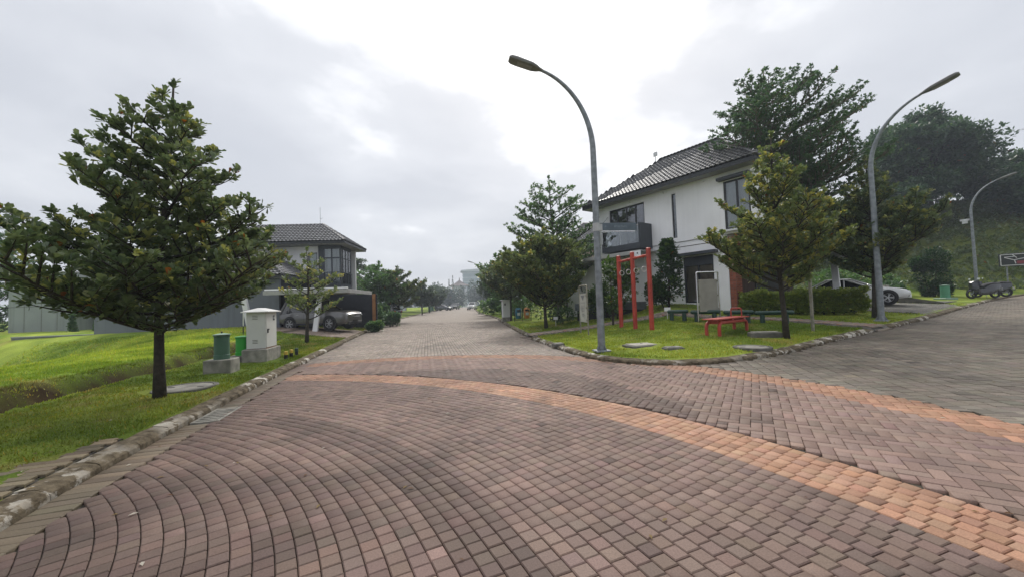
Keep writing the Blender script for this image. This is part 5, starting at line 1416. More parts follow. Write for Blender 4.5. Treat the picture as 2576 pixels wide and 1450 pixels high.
shrub((4.6, 17.9), [((0, 0, 2.7), (.5, .4, .45)), ((.1, 0, 1.2), (.3, .3, .5))], 'slender young plant among the red posts', .16, GLOSSY, 331, 7, 60)
# hedge
hx = np.random.default_rng(5); n = 2300; A_, B_ = np.array([10.9, 18.35]), np.array([15.2, 16.85]); hd_ = unit(B_ - A_); hl = np.linalg.norm(B_ - A_)
face = hx.random(n); u = hx.uniform(-hl / 2, hl / 2, n); v = hx.uniform(-.5, .5, n); zz = hx.uniform(.08, .98, n)
v = np.where(face < .5, -.5 + hx.normal(0, .04, n), v); zz = np.where((face >= .5) & (face < .88), .98 + hx.normal(0, .04, n), zz); u = np.where(face > .93, np.sign(u) * hl / 2, u)
u += .08 * np.sin(zz * 9 + v * 5); bump = .08 * np.sin(u * 3.1) + .06 * np.sin(u * 7.7 + 1)
zz = zz * (1 + bump * .8); v = v * (1 + bump)
hdir = unit(np.stack([hx.normal(0, .3, n), np.where(face < .5, -1, 0.) + hx.normal(0, .2, n), np.where(face < .5, .35, 1.)], 1))
hc = (A_ + B_) / 2
hedge = leafy('hedge', (hc[0], hc[1], gz(*hc)), 'low clipped yellow-green hedge in front of the brown side wall', np.column_stack([u, v, zz]), hdir, 7, .13, [(.13, .20, .045), (.30, .37, .085), (.38, .42, .10)], 'obovate', 'hedge', [[(x, 0, -.05), (x * 1.01, 0, .6)] for x in np.linspace(-2, 2, 12)], None, 9, .7, .15, rz=math.atan2(hd_[1], hd_[0]))
MB().bbox((0, 0, .40), (hl - .5, .5, .7), .05).build('dark_core', mat('hedge_core', (.010, .014, .006), .95, .3, 20, .8, 30), hedge)  # solid near-black box filling the inside of the hedge
def agave(loc, label, L=.8, n=16, seed=0, cols=(.16, .19, .07)):
    q = np.random.default_rng(seed); t = empty('agave', (loc[0], loc[1], gz(*loc)), 0, label, 'plant'); mb = MB()
    for i in range(n):
        a = i * 2.4; e = q.uniform(.5, 1.3); l = L * q.uniform(.7, 1.1); d = Vector((math.cos(a) * math.cos(e), math.sin(a) * math.cos(e), math.sin(e))); s = Vector((-math.sin(a), math.cos(a), 0)) * .045
        p = [d * l * k + Vector((0, 0, .25 - .12 * l * (k ** 2))) for k in (0, .4, .75, 1)]
        mb.add([p[0] - s * .6, p[0] + s * .6, p[1] - s, p[1] + s, p[2] - s * .6, p[2] + s * .6, p[3]], [(0, 1, 3, 2), (2, 3, 5, 4), (4, 5, 6)])
    mb.build('leaves', mat('agave_leaf', cols, .5, .3, 5), t); MB().lathe([(.09, -.1), (.1, .3)], 8).build('stem', M_BARK, t)
agave((13.0, 18.7), 'spiky pale agave rising behind the hedge', 1.0, 18, 3)

# ---- the house behind
h2 = empty('brick_house', (8.2, 40.0, .4), R(8), 'grey-roofed brick house half hidden behind the white house', 'house')
H2W = Matrix.Translation((8.2, 40.0, .4)) @ Matrix.Rotation(R(8), 4, 'Z')
M_BRICKWALL = bpy.data.materials.new('brick_facing'); n_, l_, b_ = nodes_of(M_BRICKWALL); br = n_.new('ShaderNodeTexBrick'); tcn = n_.new('ShaderNodeTexCoord')
mpn = n_.new('ShaderNodeMapping'); mpn.inputs['Rotation'].default_value = (R(90), 0, 0); l_.new(tcn.outputs['Object'], mpn.inputs[0]); l_.new(mpn.outputs[0], br.inputs['Vector'])
br.inputs['Color1'].default_value = (.30, .17, .12, 1); br.inputs['Color2'].default_value = (.38, .27, .21, 1); br.inputs['Mortar'].default_value = (.36, .33, .30, 1); br.inputs['Scale'].default_value = 1; br.inputs['Brick Width'].default_value = .45; br.inputs['Row Height'].default_value = .16; br.inputs['Mortar Size'].default_value = .03
l_.new(br.outputs['Color'], b_.inputs['Base Color']); b_.inputs['Roughness'].default_value = .9
MB().span(-2.6, 5, -2.5, 4, 0, 6.6).build('wall', M_BRICKWALL, h2)
hip_roof(h2, -3.3, 5.8, -3.3, 4.8, 6.8, -.4, 2.8, .75, 9.3, H2W, (('front', 0), ('left', 0)), .3, .36, col=(.13, .13, .13))
window(h2, -1.6, .2, 3.9, 5.6, -2.56, 'y', (-.7,), (), .08, M_GLASS_DK, .03, M_CURTAIN)

# ---- left side: two-storey house with corner bay
LX, LY, LA = -12.2, 27.5, R(4)
lh = empty('bay_window_house', (LX, LY, 0), LA, 'white two-storey house with dark glazed corner bay behind the silver car', 'house')
LW = Matrix.Translation((LX, LY, 0)) @ Matrix.Rotation(LA, 4, 'Z')
wall_panel(-8.2, -1.55, 2.7, 6.15, .35, .5, [(-2.4, -1.75, 3.4, 5.7)]).build('upper_wall', M_WALL, lh)
MB().span(-8.2, -.05, 3.3, 3.5, 0, 6.15).span(-8.2, -8.0, .52, 3.3, 0, 6.15).build('rear_wall', M_WALL2, lh)
MB().span(-1.0, -.9, 2.3, 3.3, 2.7, 6.15).build('return_wall', M_WALL2, lh)
window(lh, -2.4, -1.75, 3.4, 5.7, .38, 'y', (), (), .06, M_GLASS, .1, M_BLIND)
bay = MB().span(-1.55, 0, 0, 2.25, 3.08, 3.36).span(-1.55, 0, 0, 2.25, 5.98, 6.14).build('bay', M_CHARCOAL, lh)
MB().span(-1.545, -1.2, .02, .12, 3.361, 5.979).build('corner_panel', M_CHARCOAL, bay)
window(lh, -1.2, 0, 3.361, 5.979, .01, 'y', (-.62,), (5.25,), .08, M_GLASS, .3, M_BLIND, frame=M_CHARCOAL, name='bay_window')
window(lh, .1, 2.24, 3.361, 5.979, -.01, 'x', (.55, 1.1, 1.65), (5.25,), .08, M_GLASS, .35, M_BLIND, frame=M_CHARCOAL, name='bay_window', dirn=-1)
mb = MB()
for k in range(12): mb.span(-1.18 + k * .105, -1.168 + k * .105, -.06, -.045, 3.3, 4.2)
for k in range(20): mb.span(.045, .06, .02 + k * .115, .032 + k * .115, 3.3, 4.2)
mb.span(-1.2, .06, -.065, -.04, 4.2, 4.24).span(.04, .065, -.04, 2.25, 4.2, 4.24).build('railing', M_CHARCOAL, bay)
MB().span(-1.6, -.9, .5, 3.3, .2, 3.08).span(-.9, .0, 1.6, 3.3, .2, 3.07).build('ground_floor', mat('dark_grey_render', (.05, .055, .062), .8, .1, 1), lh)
hip_roof(lh, -8.9, .62, -.85, 3.95, 6.32, -6.5, -1.75, 1.55, 7.95, LW, (('front', 300), ('right', 0), ('left', 0)), .25, .30, drop=.16, col=(.075, .077, .085))
MB().tube([(-2.0, 1.55, 7.9), (-2.0, 1.55, 9.3)], .014, 5).tube([(-2.0, 1.55, 8.4), (-1.8, 1.55, 8.5)], .012, 5).build('antenna', M_GALV, lh)
# single-storey wing with its own roof
wing = wall_panel(-9.5, -2.2, .0, 3.55, -4.0, -3.8, []); wing.build('wing_wall', M_GREYWALL, lh)
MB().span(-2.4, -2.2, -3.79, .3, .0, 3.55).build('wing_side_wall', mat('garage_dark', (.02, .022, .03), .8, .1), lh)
hip_roof(lh, -10.2, -1.6, -4.6, 2.0, 3.72, -7.2, -4.6, -1.3, 5.55, LW, (('front', 200), ('right', 80)), .25, .30, drop=.16, col=(.085, .085, .09))
# carport with slanted columns
cpl = MB().bbox((.1, -3.3, 2.66), (4.6, 4.6, .10), .02).build('carport_roof', M_SHEET, lh)
MB().bbox((.1, -5.62, 2.62), (4.7, .06, .22), .01).build('front_beam', mat('carport_beam', (.34, .34, .33), .6, .1), cpl)
MB().bbox((2.42, -3.3, 2.62), (.06, 4.5, .22), .01).build('side_beam', MATS['carport_beam'], cpl)
MB().bbox((.1, -5.55, 2.80), (4.6, .08, .07), .01).build('gutter', M_WALL, cpl)
strut(lh, (-3.0, -5.4, .25), (-3.55, -5.2, 2.5), .14, M_WALL2); strut(lh, (.55, -5.6, .3), (.75, -5.3, 2.5), .13, M_WALL2)
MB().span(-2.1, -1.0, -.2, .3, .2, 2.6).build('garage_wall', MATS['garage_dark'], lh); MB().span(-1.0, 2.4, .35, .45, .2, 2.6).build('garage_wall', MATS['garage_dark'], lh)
MB().span(2.1, 2.3, .2, .34, .2, 2.6).build('timber_post', mat('timber_orange', (.30, .14, .05), .7, .2, 4), lh)

# grey boundary wall and low planter wall in front of the left houses
bw = empty('boundary_wall', (-20.0, 23.4, 0), R(3), 'long blue-grey rendered wall across the back of the left lawn', 'wall')
MB().span(-5.0, 5.4, -.1, .1, -1.5, 2.35).build('tall_wall', M_GREYWALL, bw)
MB().span(-9.6, -5.0, -.12, .12, -2.2, .55).build('low_wall', M_GREYWALL, bw); MB().span(-14.5, -9.6, -.13, .13, -2.4, -.05).build('lowest_wall', M_GREYWALL, bw)
MB().bbox((-7.3, 0, .59), (4.65, .30, .07), .01).build('coping', mat('coping_grey', (.22, .23, .24), .8, .1), bw)
# green-grey block house at the left edge
gb = empty('block_house', (-33.8, 27.5, -2.2), R(6), 'plain green-grey block building at the left edge', 'building')
MB().span(-1.9, 2.2, 0, 6, 2.6, 7.1).build('upper_wall', M_GREENGREY, gb); MB().span(-1.7, 2.0, .25, 6, -.5, 2.6).build('lower_wall', mat('khaki_render', (.25, .26, .235), .85, .1, .7), gb)
for x in (-.7, 1.55): MB().span(x - .15, x + .15, -.05, .24, -.5, 2.6).build('pilaster', mat('pilaster_pale', (.36, .37, .36), .8, .08), gb)
MB().span(-1.95, 2.25, -.05, 6.05, 7.1, 7.18).build('coping', M_WALL2, gb); MB().span(-1.3, -.9, .2, .26, .4, 1.8).build('doorway', M_ROOM, gb)
for x in (-.9, .2, 1.2): MB().span(x - .012, x + .012, -.006, -.001, 2.6, 7.1).build('panel_joint', M_CONC_DK, gb)
MB().span(-1.9, 2.2, -.008, -.001, 4.7, 4.73).build('panel_joint', M_CONC_DK, gb)
# white house wall behind the conifers
wh = empty('white_bungalow', (-26.5, 29.5, -1.5), R(4), 'low white house hidden behind the big left tree', 'house')
MB().span(-5.0, 3.2, 0, 6, 0, 5.4).build('wall', M_WALL2, wh)
hip_roof(wh, -5.6, 4, -.7, 6.8, 5.6, -1.8, .6, 3, 7.6, Matrix.Translation((-26.5, 29.5, -1.5)) @ Matrix.Rotation(R(4), 4, 'Z'), (('front', 60), ('right', 0)), .3, .36, col=(.10, .10, .105))
window(wh, -1.5, .5, 2.2, 4.2, -.05, 'y', (-.5,), (), .08, M_GLASS_DK, .03, M_CURTAIN)
def conifer(loc, H, label, seed):
    q = np.random.default_rng(seed); n = 260; h = q.random(n) ** .8; a = q.uniform(0, 6.28, n); r = (.38 * (1 - h) + .06) * q.uniform(.5, 1.1, n)
    P = np.column_stack([r * np.cos(a), r * np.sin(a), .15 + h * H]); D = unit(np.column_stack([np.cos(a), np.sin(a), np.full(n, .9)]))
    return leafy('conifer', (loc[0], loc[1], loc[2]), label, P, D, 8, .14, DEEP, 'small', 'conifer', [[(0, 0, -.2), (0, 0, H)]], 'small columnar conifers by the white wall', seed, .5)
conifer((-29.2, 25.6, -.6), 2.3, 'left of two small conifers by the pale wall', 401); conifer((-27.3, 25.4, -.6), 2.1, 'right of two small conifers by the pale wall', 402)
# ------------------------------------------------------------------ vehicles
def wheel(parent, x, y, r, w, side, spokes=6):
    t = bpy.data.objects.new('wheel', None); COL.objects.link(t); t.parent = parent; t.location = (x, y, r)
    prof = [(r * .66, -w / 2), (r * .90, -w / 2), (r * .985, -w * .32), (r, 0), (r * .985, w * .32), (r * .90, w / 2), (r * .66, w / 2)]
    n = 24; mb = MB()
    for rr, yy in prof:
        for k in range(n):
            a = 2 * math.pi * k / n; mb.v.append((rr * math.cos(a), yy, rr * math.sin(a)))
    for i in range(len(prof) - 1):
        for k in range(n): mb.f.append((i * n + k, i * n + (k + 1) % n, (i + 1) * n + (k + 1) % n, (i + 1) * n + k))
    smooth_angle(mb.build('tyre', M_TYRE, t), 50)
    mb = MB(); mb.disc((0, side * w * .10, 0), r * .68, w * .5, 'Y', 20); mb.build('rim_barrel', M_BLACK, t)
    mb = MB(); yo = side * w * .42
    for k in range(spokes):
        a = 2 * math.pi * k / spokes; ca, sa = math.cos(a), math.sin(a); rot = Matrix.Rotation(-a, 3, 'Y')
        for da in (-.13, .13):
            rt = Matrix.Rotation(-a + da, 3, 'Y'); c = rt @ Vector((r * .38, 0, 0)); mb.box((c.x, yo, c.z), (r * .55, .025, r * .075), rt)
    mb.disc((0, yo, 0), r * .14, .04, 'Y', 12)
    ring = [(r * .655 * math.cos(a), yo, r * .655 * math.sin(a)) for a in np.linspace(0, 2 * math.pi, 25)]; mb.tube(ring, r * .035, 6, cap=False)
    mb.build('rim', M_RIM, t)
    return t

def car(name, loc, rz, label, body_m, kind='suv', trim=M_CHROME, group=None, glass=None):
    """front towards local +X"""
    t = empty(name, loc, rz, label, 'car', group)
    g = glass or mat('car_glass', (.008, .010, .012), .06, .05, spec=.9)
    if kind == 'suv':
        W, wr, ax = .925, .39, (-1.38, 1.37); zb = .30
        st = [(-2.38, .70, .55, .95, .70), (-2.30, .88, .42, 1.08, .85), (-2.0, .97, .34, 1.12, .95), (-1.0, 1.0, .32, 1.13, 1.0), (.2, 1.0, .32, 1.11, 1.0), (.95, 1.0, .32, 1.09, .99), (1.5, .985, .31, 1.10, .95), (1.95, .96, .30, 1.07, .90), (2.27, .88, .31, 1.00, .80), (2.42, .72, .36, .88, .62)]
        gh = dict(b0=-2.22, b1=1.05, r0=-1.95, r1=.22, zb=1.08, zr=1.80, wb=.90, wr=.70, bp=(-.42, -1.5))
    else:
        W, wr, ax = .90, .34, (-1.36, 1.42); zb = .24
        st = [(-2.28, .70, .50, .86, .70), (-2.18, .88, .34, .98, .86), (-1.8, .97, .27, 1.00, .95), (-1.0, 1.0, .24, .95, 1.0), (.2, 1.0, .24, .93, 1.0), (.9, 1.0, .24, .92, .98), (1.4, .985, .25, .88, .94), (1.85, .95, .27, .82, .89), (2.15, .86, .32, .74, .80), (2.30, .70, .40, .62, .62)]
        gh = dict(b0=-1.95, b1=1.10, r0=-1.05, r1=.05, zb=.90, zr=1.43, wb=.86, wr=.60, bp=(-.30,))
    rings = []
    for x, k, z0, z1, cr_ in st:
        w = W * k; zm = z0 + (z1 - z0) * .45
        half = [(w * .86, z0), (w * .985, z0 + .10), (w * 1.0, zm), (w * .985, z1 - .10), (w * .93, z1 - .03), (w * .80, z1), (0, z1 + .025)]
        rings.append([(x, y, z) for y, z in half] + [(x, -y, z) for y, z in half[:-1][::-1]])
    smooth_angle(MB().loft(rings).build('body', body_m, t), 38)
    # greenhouse
    def ringz(z, f):
        x0 = gh['b0'] + (gh['r0'] - gh['b0']) * f; x1 = gh['b1'] + (gh['r1'] - gh['b1']) * f; w = gh['wb'] + (gh['wr'] - gh['wb']) * f
        return [(x0, -w * .86, z), (x0 + .18, -w, z), (x1 - .30, -w, z), (x1, -w * .80, z), (x1, w * .80, z), (x1 - .30, w, z), (x0 + .18, w, z), (x0, w * .86, z)]
    zt = gh['zr'] - .07
    MB().loft([ringz(gh['zb'] - .06, 0), ringz(zt, 1)]).build('windows', g, t)
    top = ringz(zt, 1); r2 = [(x * .97 + .0, y * .86, gh['zr'] - .012) for x, y, z in top]; r3 = [(x * .80, y * .5, gh['zr']) for x, y, z in top]
    rf = [(x + (.02 if x > -.5 else -.02), y * 1.02, z) for x, y, z in top]
    smooth_angle(MB().loft([rf, [(x, y, z + .035) for x, y, z in rf], r2, r3]).build('roof', body_m, t), 50)
    lo, hi = ringz(gh['zb'] - .03, 0), ringz(zt + .01, 1); mb = MB()
    for i in (1, 2, 5, 6, 3, 4, 0, 7): mb.tube([Vector(lo[i]) * 1.0, Vector(hi[i])], [.045, .035], 6)
    for xb in gh['bp']:
        for s in (-1, 1):
            mb.tube([(xb, s * (gh['wb'] + .004), gh['zb'] - .03), (xb + (.02 if xb > -1 else .12), s * (gh['wr'] + .004), zt)], .036, 6)
    mb.build('pillars', body_m, t)
    # arches, wheels
    for x in ax:
        for s in (-1, 1): MB().disc((x, s * (W - .09), wr + .01), wr + .06, .20, 'Y', 24).build('wheel_arch', M_BLACK, t)
    for x in ax:
        for s in (-1, 1): wheel(t, x, s * (W - .075), wr, .225, s, 6 if kind == 'suv' else 5)
    # sills, bumpers, lights
    z0 = st[4][2]
    for s in (-1, 1): MB().span(-.92, .90, s * (W + .015), s * (W - .12), z0 - .01, z0 + .09).build('side_step', M_BLACK if kind == 'suv' else body_m, t)
    f = st[-1][0]
    MB().bbox((f - .10, 0, st[-1][2] + .02), (.26, W * 1.38, .20), .05).build('front_bumper', M_BLACK if kind == 'suv' else body_m, t)
    gz_ = .86 if kind == 'suv' else .60
    gr = MB().bbox((f - .06, 0, gz_ - .08), (.12, .82, .24), .03).build('grille', M_BLACK, t)
    for k in range(3): MB().bbox((f + .005, 0, gz_ - .15 + k * .085), (.03, .80, .025), .006).build('grille_bar', trim, gr)
    for s in (-1, 1):
        a = Matrix.Rotation(R(-28 * s), 3, 'Z')
        hl_ = MB().bbox((f - .20, s * W * .72, gz_ + .02), (.40, .16, .12), .03, a).build('headlight', M_LAMP, t)
        MB().bbox((f - .17, s * W * .74, gz_ - .055), (.40, .17, .025), .006, a).build('headlight_trim', trim, hl_)
        MB().bbox((f - .16, s * W * .72, st[-1][2] + .06), (.22, .12, .16), .03, a).build('fog_lamp', trim if kind == 'suv' else M_BLACK, t)
        MB().bbox((st[0][0] + .13, s * W * .76, st[1][3] - .16), (.26, .22, .20), .03).build('tail_light', M_REDLENS, t)
        mr = MB().bbox((gh['b1'] - .42, s * (W + .10), gh['zb'] + .10), (.12, .22, .15), .03).build('door_mirror', body_m, t)
        for xh in (.18, -.82): MB().bbox((xh, s * (W + .004), gh['zb'] - .16), (.20, .03, .03), .008).build('door_handle', trim, t)
    mb = MB()
    for s in (-1, 1):
        for xs in (.82, -.38, -1.30): mb.span(xs, xs + .006, s * (W - .005), s * (W + .0015), z0 + .14, gh['zb'] - .10)
    mb.build('door_gap', M_BLACK, t)
    MB().bbox((f + .02, 0, st[-1][2] + .14), (.02, .42, .11), .004).build('number_plate', M_BLACK, t)
    MB().bbox((st[0][0] + .01, 0, .78), (.03, .44, .12), .004).build('number_plate', M_BLACK, t)
    return t
P_SILVER = mat('paint_silver', (.125, .122, .12), .30, .04, 1, metal=.5, coat=.6)
P_WHITE = mat('paint_white', (.66, .67, .68), .25, .03, 1, coat=.6)
P_DARK = mat('paint_black', (.012, .014, .018), .2, .05, 1, coat=.7)
P_GREY = mat('paint_grey', (.10, .105, .11), .3, .05, 1, metal=.3, coat=.5)
car('car', (-11.75, 23.6, gz(-11.75, 23.6) + .03), R(-14), 'silver sport utility car parked under the left carport', P_SILVER, 'suv')
car('car', (19.0, 21.7, gz(19.0, 21.7) + .04), R(-38), 'white sedan parked behind the right-hand lamp post', P_WHITE, 'sedan')
car('car', (-13.0, 36.4, gz(-13.0, 36.4)), R(172), 'dark car parked behind the two rounded street trees', P_DARK, 'suv')
car('car', (-9.6, 92, float(roadz(-9.6, 92))), R(-94), 'white car standing far down the main street', P_WHITE, 'suv')
car('car', (-15.6, 104, float(roadz(-15.6, 104))), R(-95), 'dark grey car parked on the far left side of the street', P_GREY, 'suv')
car('car', (-17.2, 96, gz(-17.2, 96)), R(-20), 'dark sedan parked across the far left verge', P_DARK, 'sedan')

def motorbike(loc, rz, label, m):
    t = empty('motorbike', loc, rz, label, 'motorbike', 'motorbikes parked at the road edge'); P = MB
    for x in (-.62, .64):
        w = bpy.data.objects.new('wheel', None); COL.objects.link(w); w.parent = t; w.location = (x, 0, .28)
        ring = [(.235 * math.cos(a), 0, .235 * math.sin(a)) for a in np.linspace(0, 2 * math.pi, 25)]; smooth_angle(MB().tube(ring, .062, 8, cap=False).build('tyre', M_TYRE, w))
        mb = MB()
        for k in range(5): a = k * 2 * math.pi / 5; mb.tube([(0, 0, 0), (.2 * math.cos(a), 0, .2 * math.sin(a))], .014, 5)
        mb.disc((0, 0, 0), .05, .09, 'Y', 10); mb.build('rim', M_RIM, w)
    mb = MB()
    for s in (-1, 1): mb.tube([(.64, s * .07, .28), (.52, s * .07, .62), (.44, s * .05, .92)], .022, 6)
    mb.build('front_fork', M_GALV, t)
    sec = lambda x, w, z0, z1: [(x, -w, z0), (x, -w * 1.1, (z0 + z1) / 2), (x, -w * .7, z1), (x, w * .7, z1), (x, w * 1.1, (z0 + z1) / 2), (x, w, z0)]
    smooth_angle(MB().loft([sec(.34, .22, .26, .62), sec(.44, .25, .36, 1.0), sec(.58, .20, .50, 1.06), sec(.68, .10, .62, .95)]).build('front_cowl', m, t), 40)
    smooth_angle(MB().loft([sec(.50, .05, .50, .60), sec(.66, .07, .53, .60), sec(.86, .05, .42, .50)]).build('front_mudguard', m, t), 40)
    smooth_angle(MB().loft([sec(-.88, .09, .60, .84), sec(-.62, .20, .42, .88), sec(-.25, .24, .26, .80), (sec(.05, .22, .22, .60)), sec(.40, .20, .24, .54)]).build('body', m, t), 40)
    smooth_angle(MB().loft([sec(-.84, .10, .84, .92), sec(-.45, .18, .86, .95), sec(-.10, .17, .79, .88), sec(.10, .10, .64, .76)]).build('seat', M_BLACK, t), 40)
    MB().tube([(.40, -.34, 1.03), (.44, -.12, .99), (.46, 0, .96), (.44, .12, .99), (.40, .34, 1.03)], .018, 6).build('handlebar', M_BLACK, t)
    for s in (-1, 1):
        MB().tube([(.42, s * .22, 1.0), (.44, s * .27, 1.16)], .008, 5).build('mirror_stem', M_BLACK, t); MB().disc((.44, s * .29, 1.19), .058, .02, 'X', 12).build('mirror', M_LAMP, t)
        MB().tube([(-.62, s * .1, .28), (-.70, s * .1, .74)], .025, 6).build('shock_absorber', M_GALV, t)
    MB().bbox((.61, 0, .84), (.06, .16, .10), .02).build('headlight', M_LAMP, t); MB().bbox((-.86, 0, .70), (.05, .14, .06), .015).build('tail_light', M_REDLENS, t)
    MB().bbox((-.95, 0, .52), (.012, .2, .13), .004).build('number_plate', M_WALL2, t)
    MB().tube([(-.05, -.13, .22), (-.55, -.16, .27), (-.85, -.17, .34)], [.03, .055, .055], 8).build('exhaust', M_BLACK, t); MB().tube([(.0, .12, .3), (.08, .28, .0)], .012, 5).build('side_stand', M_GALV, t)
P_RED = mat('scooter_dark', (.016, .017, .02), .25, .05, 1, coat=.6)
motorbike((29.2, 23.95, gz(29.2, 23.95) + .01), R(172), 'nearer black scooter with round mirrors parked at the road edge', P_RED)
motorbike((30.5, 24.6, gz(30.5, 24.6) + .01), R(150), 'farther dark scooter parked beside the first one', P_DARK)
# ------------------------------------------------------------------ right-hand background
ped3 = empty('cable_pedestal', (27.0, 24.1, gz(27.0, 24.1)), 0, 'green cable pedestal in front of the tall dark topiary', 'cable pedestal', 'green cable pedestals')
MB().bbox((0, 0, .03), (.75, .75, .14), .02).build('plinth', M_PGREEN2, ped3); pedestal(ped3, .22, .78, .10, mat('pedestal_jade', (.07, .24, .15), .55, .1, 3), M_PGREEN2, False)
shrub((29.0, 26.6), [((0, 0, 1.2), (.95, .9, 1.25)), ((.35, 0, 2.5), (.8, .75, .9)), ((-.6, .1, 2.2), (.7, .6, .6)), ((.2, 0, .5), (1.0, .9, .6))], 'tall dark clipped topiary behind the green pedestal', .13, [(.010, .035, .010), (.03, .085, .02), (.05, .14, .03)], 501, 9, 420, kind='small')
for i, (x, y, w, h, lab) in enumerate(((23.4, 27.6, 1.6, 1.7, 'yellow-green bush behind the bonnet of the white sedan'), (26.2, 27.4, 1.3, 1.5, 'bush left of the dark topiary'), (21.2, 25.9, 1.3, 1.9, 'bush rising over the roof of the white sedan'), (25.0, 25.6, 1.0, 1.0, 'dark low bush beside the potted plants'), (27.6, 30.6, 2.0, 3.2, 'tall pale leafy bush at the foot of the hill'))):
    shrub((x, y), [((0, 0, h * .5), (w, w * .8, h * .55)), ((w * .4, .2, h * .75), (w * .6, w * .6, h * .4))], lab, .17, FRESH if i != 3 else DEEP, 520 + i, 8, 210, kind='small', group='bushes at the foot of the hill')
bp = empty('bollard', (22.55, 23.3, gz(22.55, 23.3)), 0, 'stout concrete post beside the white sedan bonnet', 'bollard'); MB().lathe([(.17, -.1), (.17, .95), (.13, 1.0)], 14).build('post', M_CONC, bp)
for i, (x, y) in enumerate(((23.0, 23.0), (23.5, 23.2))):
    t = empty('plant_pot', (x, y, gz(x, y)), 0, ('left', 'right')[i] + ' of two clay plant pots by the concrete post', 'plant pot', 'clay plant pots')
    MB().lathe([(.10, 0), (.16, .28), (.175, .30), (.15, .30)], 14).build('pot', mat('clay', (.20, .15, .11), .8, .2), t); p, d = ell_points(26, (0, 0, .42), (.22, .22, .22), 600 + i); leaf_cloud('foliage', p, d, 6, .12, FRESH, 'small', t, .7, .5, 0, 601 + i)
rp = empty('ramp_slab', (23.9, 22.3, gz(23.9, 22.3)), R(32), 'sloping dark concrete slab beside the white sedan', 'ramp')
MB().add([(-1.3, -.9, .02), (1.5, -.9, .02), (1.5, .9, .06), (-1.3, .9, .42), (-1.3, -.9, -.3), (1.5, -.9, -.3), (1.5, .9, -.3), (-1.3, .9, -.3)], [(0, 1, 2, 3), (4, 7, 6, 5), (0, 4, 5, 1), (1, 5, 6, 2), (2, 6, 7, 3), (3, 7, 4, 0)]).build('slab', M_CONC_DK, rp)
# framed sign cut by the right edge of the view
rs = empty('direction_sign', (33.9, 25.6, gz(33.9, 25.6)), R(-45), 'dark framed sign with white line drawing at the right edge', 'sign')
MB().tube([(-.62, 0, -.2), (-.62, 0, 2.9)], .04, 8).tube([(.62, 0, -.2), (.62, 0, 2.9)], .04, 8).build('posts', M_GALV, rs)
pn = MB().bbox((0, -.05, 2.45), (1.9, .05, .86), .02).build('panel', mat('sign_black', (.012, .018, .016), .5), rs)
mb = MB()
def line(a, b, w=.022): 
    a, b = Vector((a[0], -.079, a[1])), Vector((b[0], -.079, b[1])); d = (b - a).normalized(); s = d.cross(Vector((0, 1, 0))) * w; mb.add([a - s, b - s, b + s, a + s], [(0, 1, 2, 3)])
for a, b in (((-.86, 2.09), (-.86, 2.81)), ((-.86, 2.81), (.86, 2.81)), ((-.86, 2.09), (.86, 2.09)), ((.86, 2.09), (.86, 2.81)), ((-.70, 2.62), (-.28, 2.42)), ((-.70, 2.64), (-.30, 2.66)), ((-.36, 2.80), (-.18, 2.56)), ((-.28, 2.42), (-.24, 2.18)), ((-.28, 2.44), (.1, 2.52)), ((.1, 2.52), (.5, 2.40))): line(a, b)
mb.build('line_drawing', mat('sign_white', (.6, .61, .6), .6), pn); MB().span(-.2, .12, -.081, -.077, 2.16, 2.36).build('red_patch', mat('sign_red', (.2, .03, .04), .6), pn)

# undergrowth on the hillside and the wooded top
def hillside():
    q = np.random.default_rng(77); n = 26000; X = q.uniform(16, 95, n); Y = q.uniform(22, 75, n)
    qq = .55 * X + .83 * Y; ok = (qq > 42.5) & (qq < 80) & (sdist(RKS, X, Y) > 1.0) & (np.abs(X) < 1.5 * Y); X, Y = X[ok], Y[ok]
    n = len(X); Z = ground(X, Y); nb = vnoise(X, Y, .35, 91); h = .12 + .75 * sst(.45, .85, nb) * q.random(n)
    P = np.column_stack([X, Y, Z + h]); D = unit(np.column_stack([q.normal(0, .4, n), q.normal(0, .4, n), np.ones(n)]))
    o = leaf_cloud('hillside_undergrowth', P, D, 5, .34, [(.055, .090, .030), (.125, .175, .055), (.17, .20, .07)], 'small', None, .75, .5, 0, 78, .1)
    tag(o, 'rough green undergrowth covering the hillside', 'undergrowth', kind='stuff')
hillside()
DARKWOOD = [(.026, .062, .032), (.07, .125, .055), (.10, .16, .06)]
for i, (x, y, H, W, lab) in enumerate(((47, 43, 13.5, 13.0, 'big round dark tree on the hill behind the second lamp'), (57, 42.5, 5.5, 9, 'dark tree right of the big round hill tree'), (66, 45, 5.0, 10, 'dark hill tree at the right edge of the view'), (40, 41, 7.5, 8, 'lower dark tree left of the big round hill tree'), (53, 37.5, 6.0, 8.5, 'low dark thicket tree on the hill brow'), (61, 37, 6.5, 9, 'low dark tree above the distant right lamp'), (33, 42, 7.0, 7, 'dark tree behind the tall layered tree'), (54, 50, 6.5, 13, 'wide dark tree filling the hill behind the big round one'), (66, 52, 5.5, 13, 'rear dark tree on the right of the hill'))):
    lobed_tree('hill_tree', (x, y, gz(x, y)), H, W, lab, 700 + i, DARKWOOD, .42, 6500 if i == 0 else 3600, .3, 'dark trees on the hill', .8, .0, lobes=46 if i == 0 else 28, top=.35)

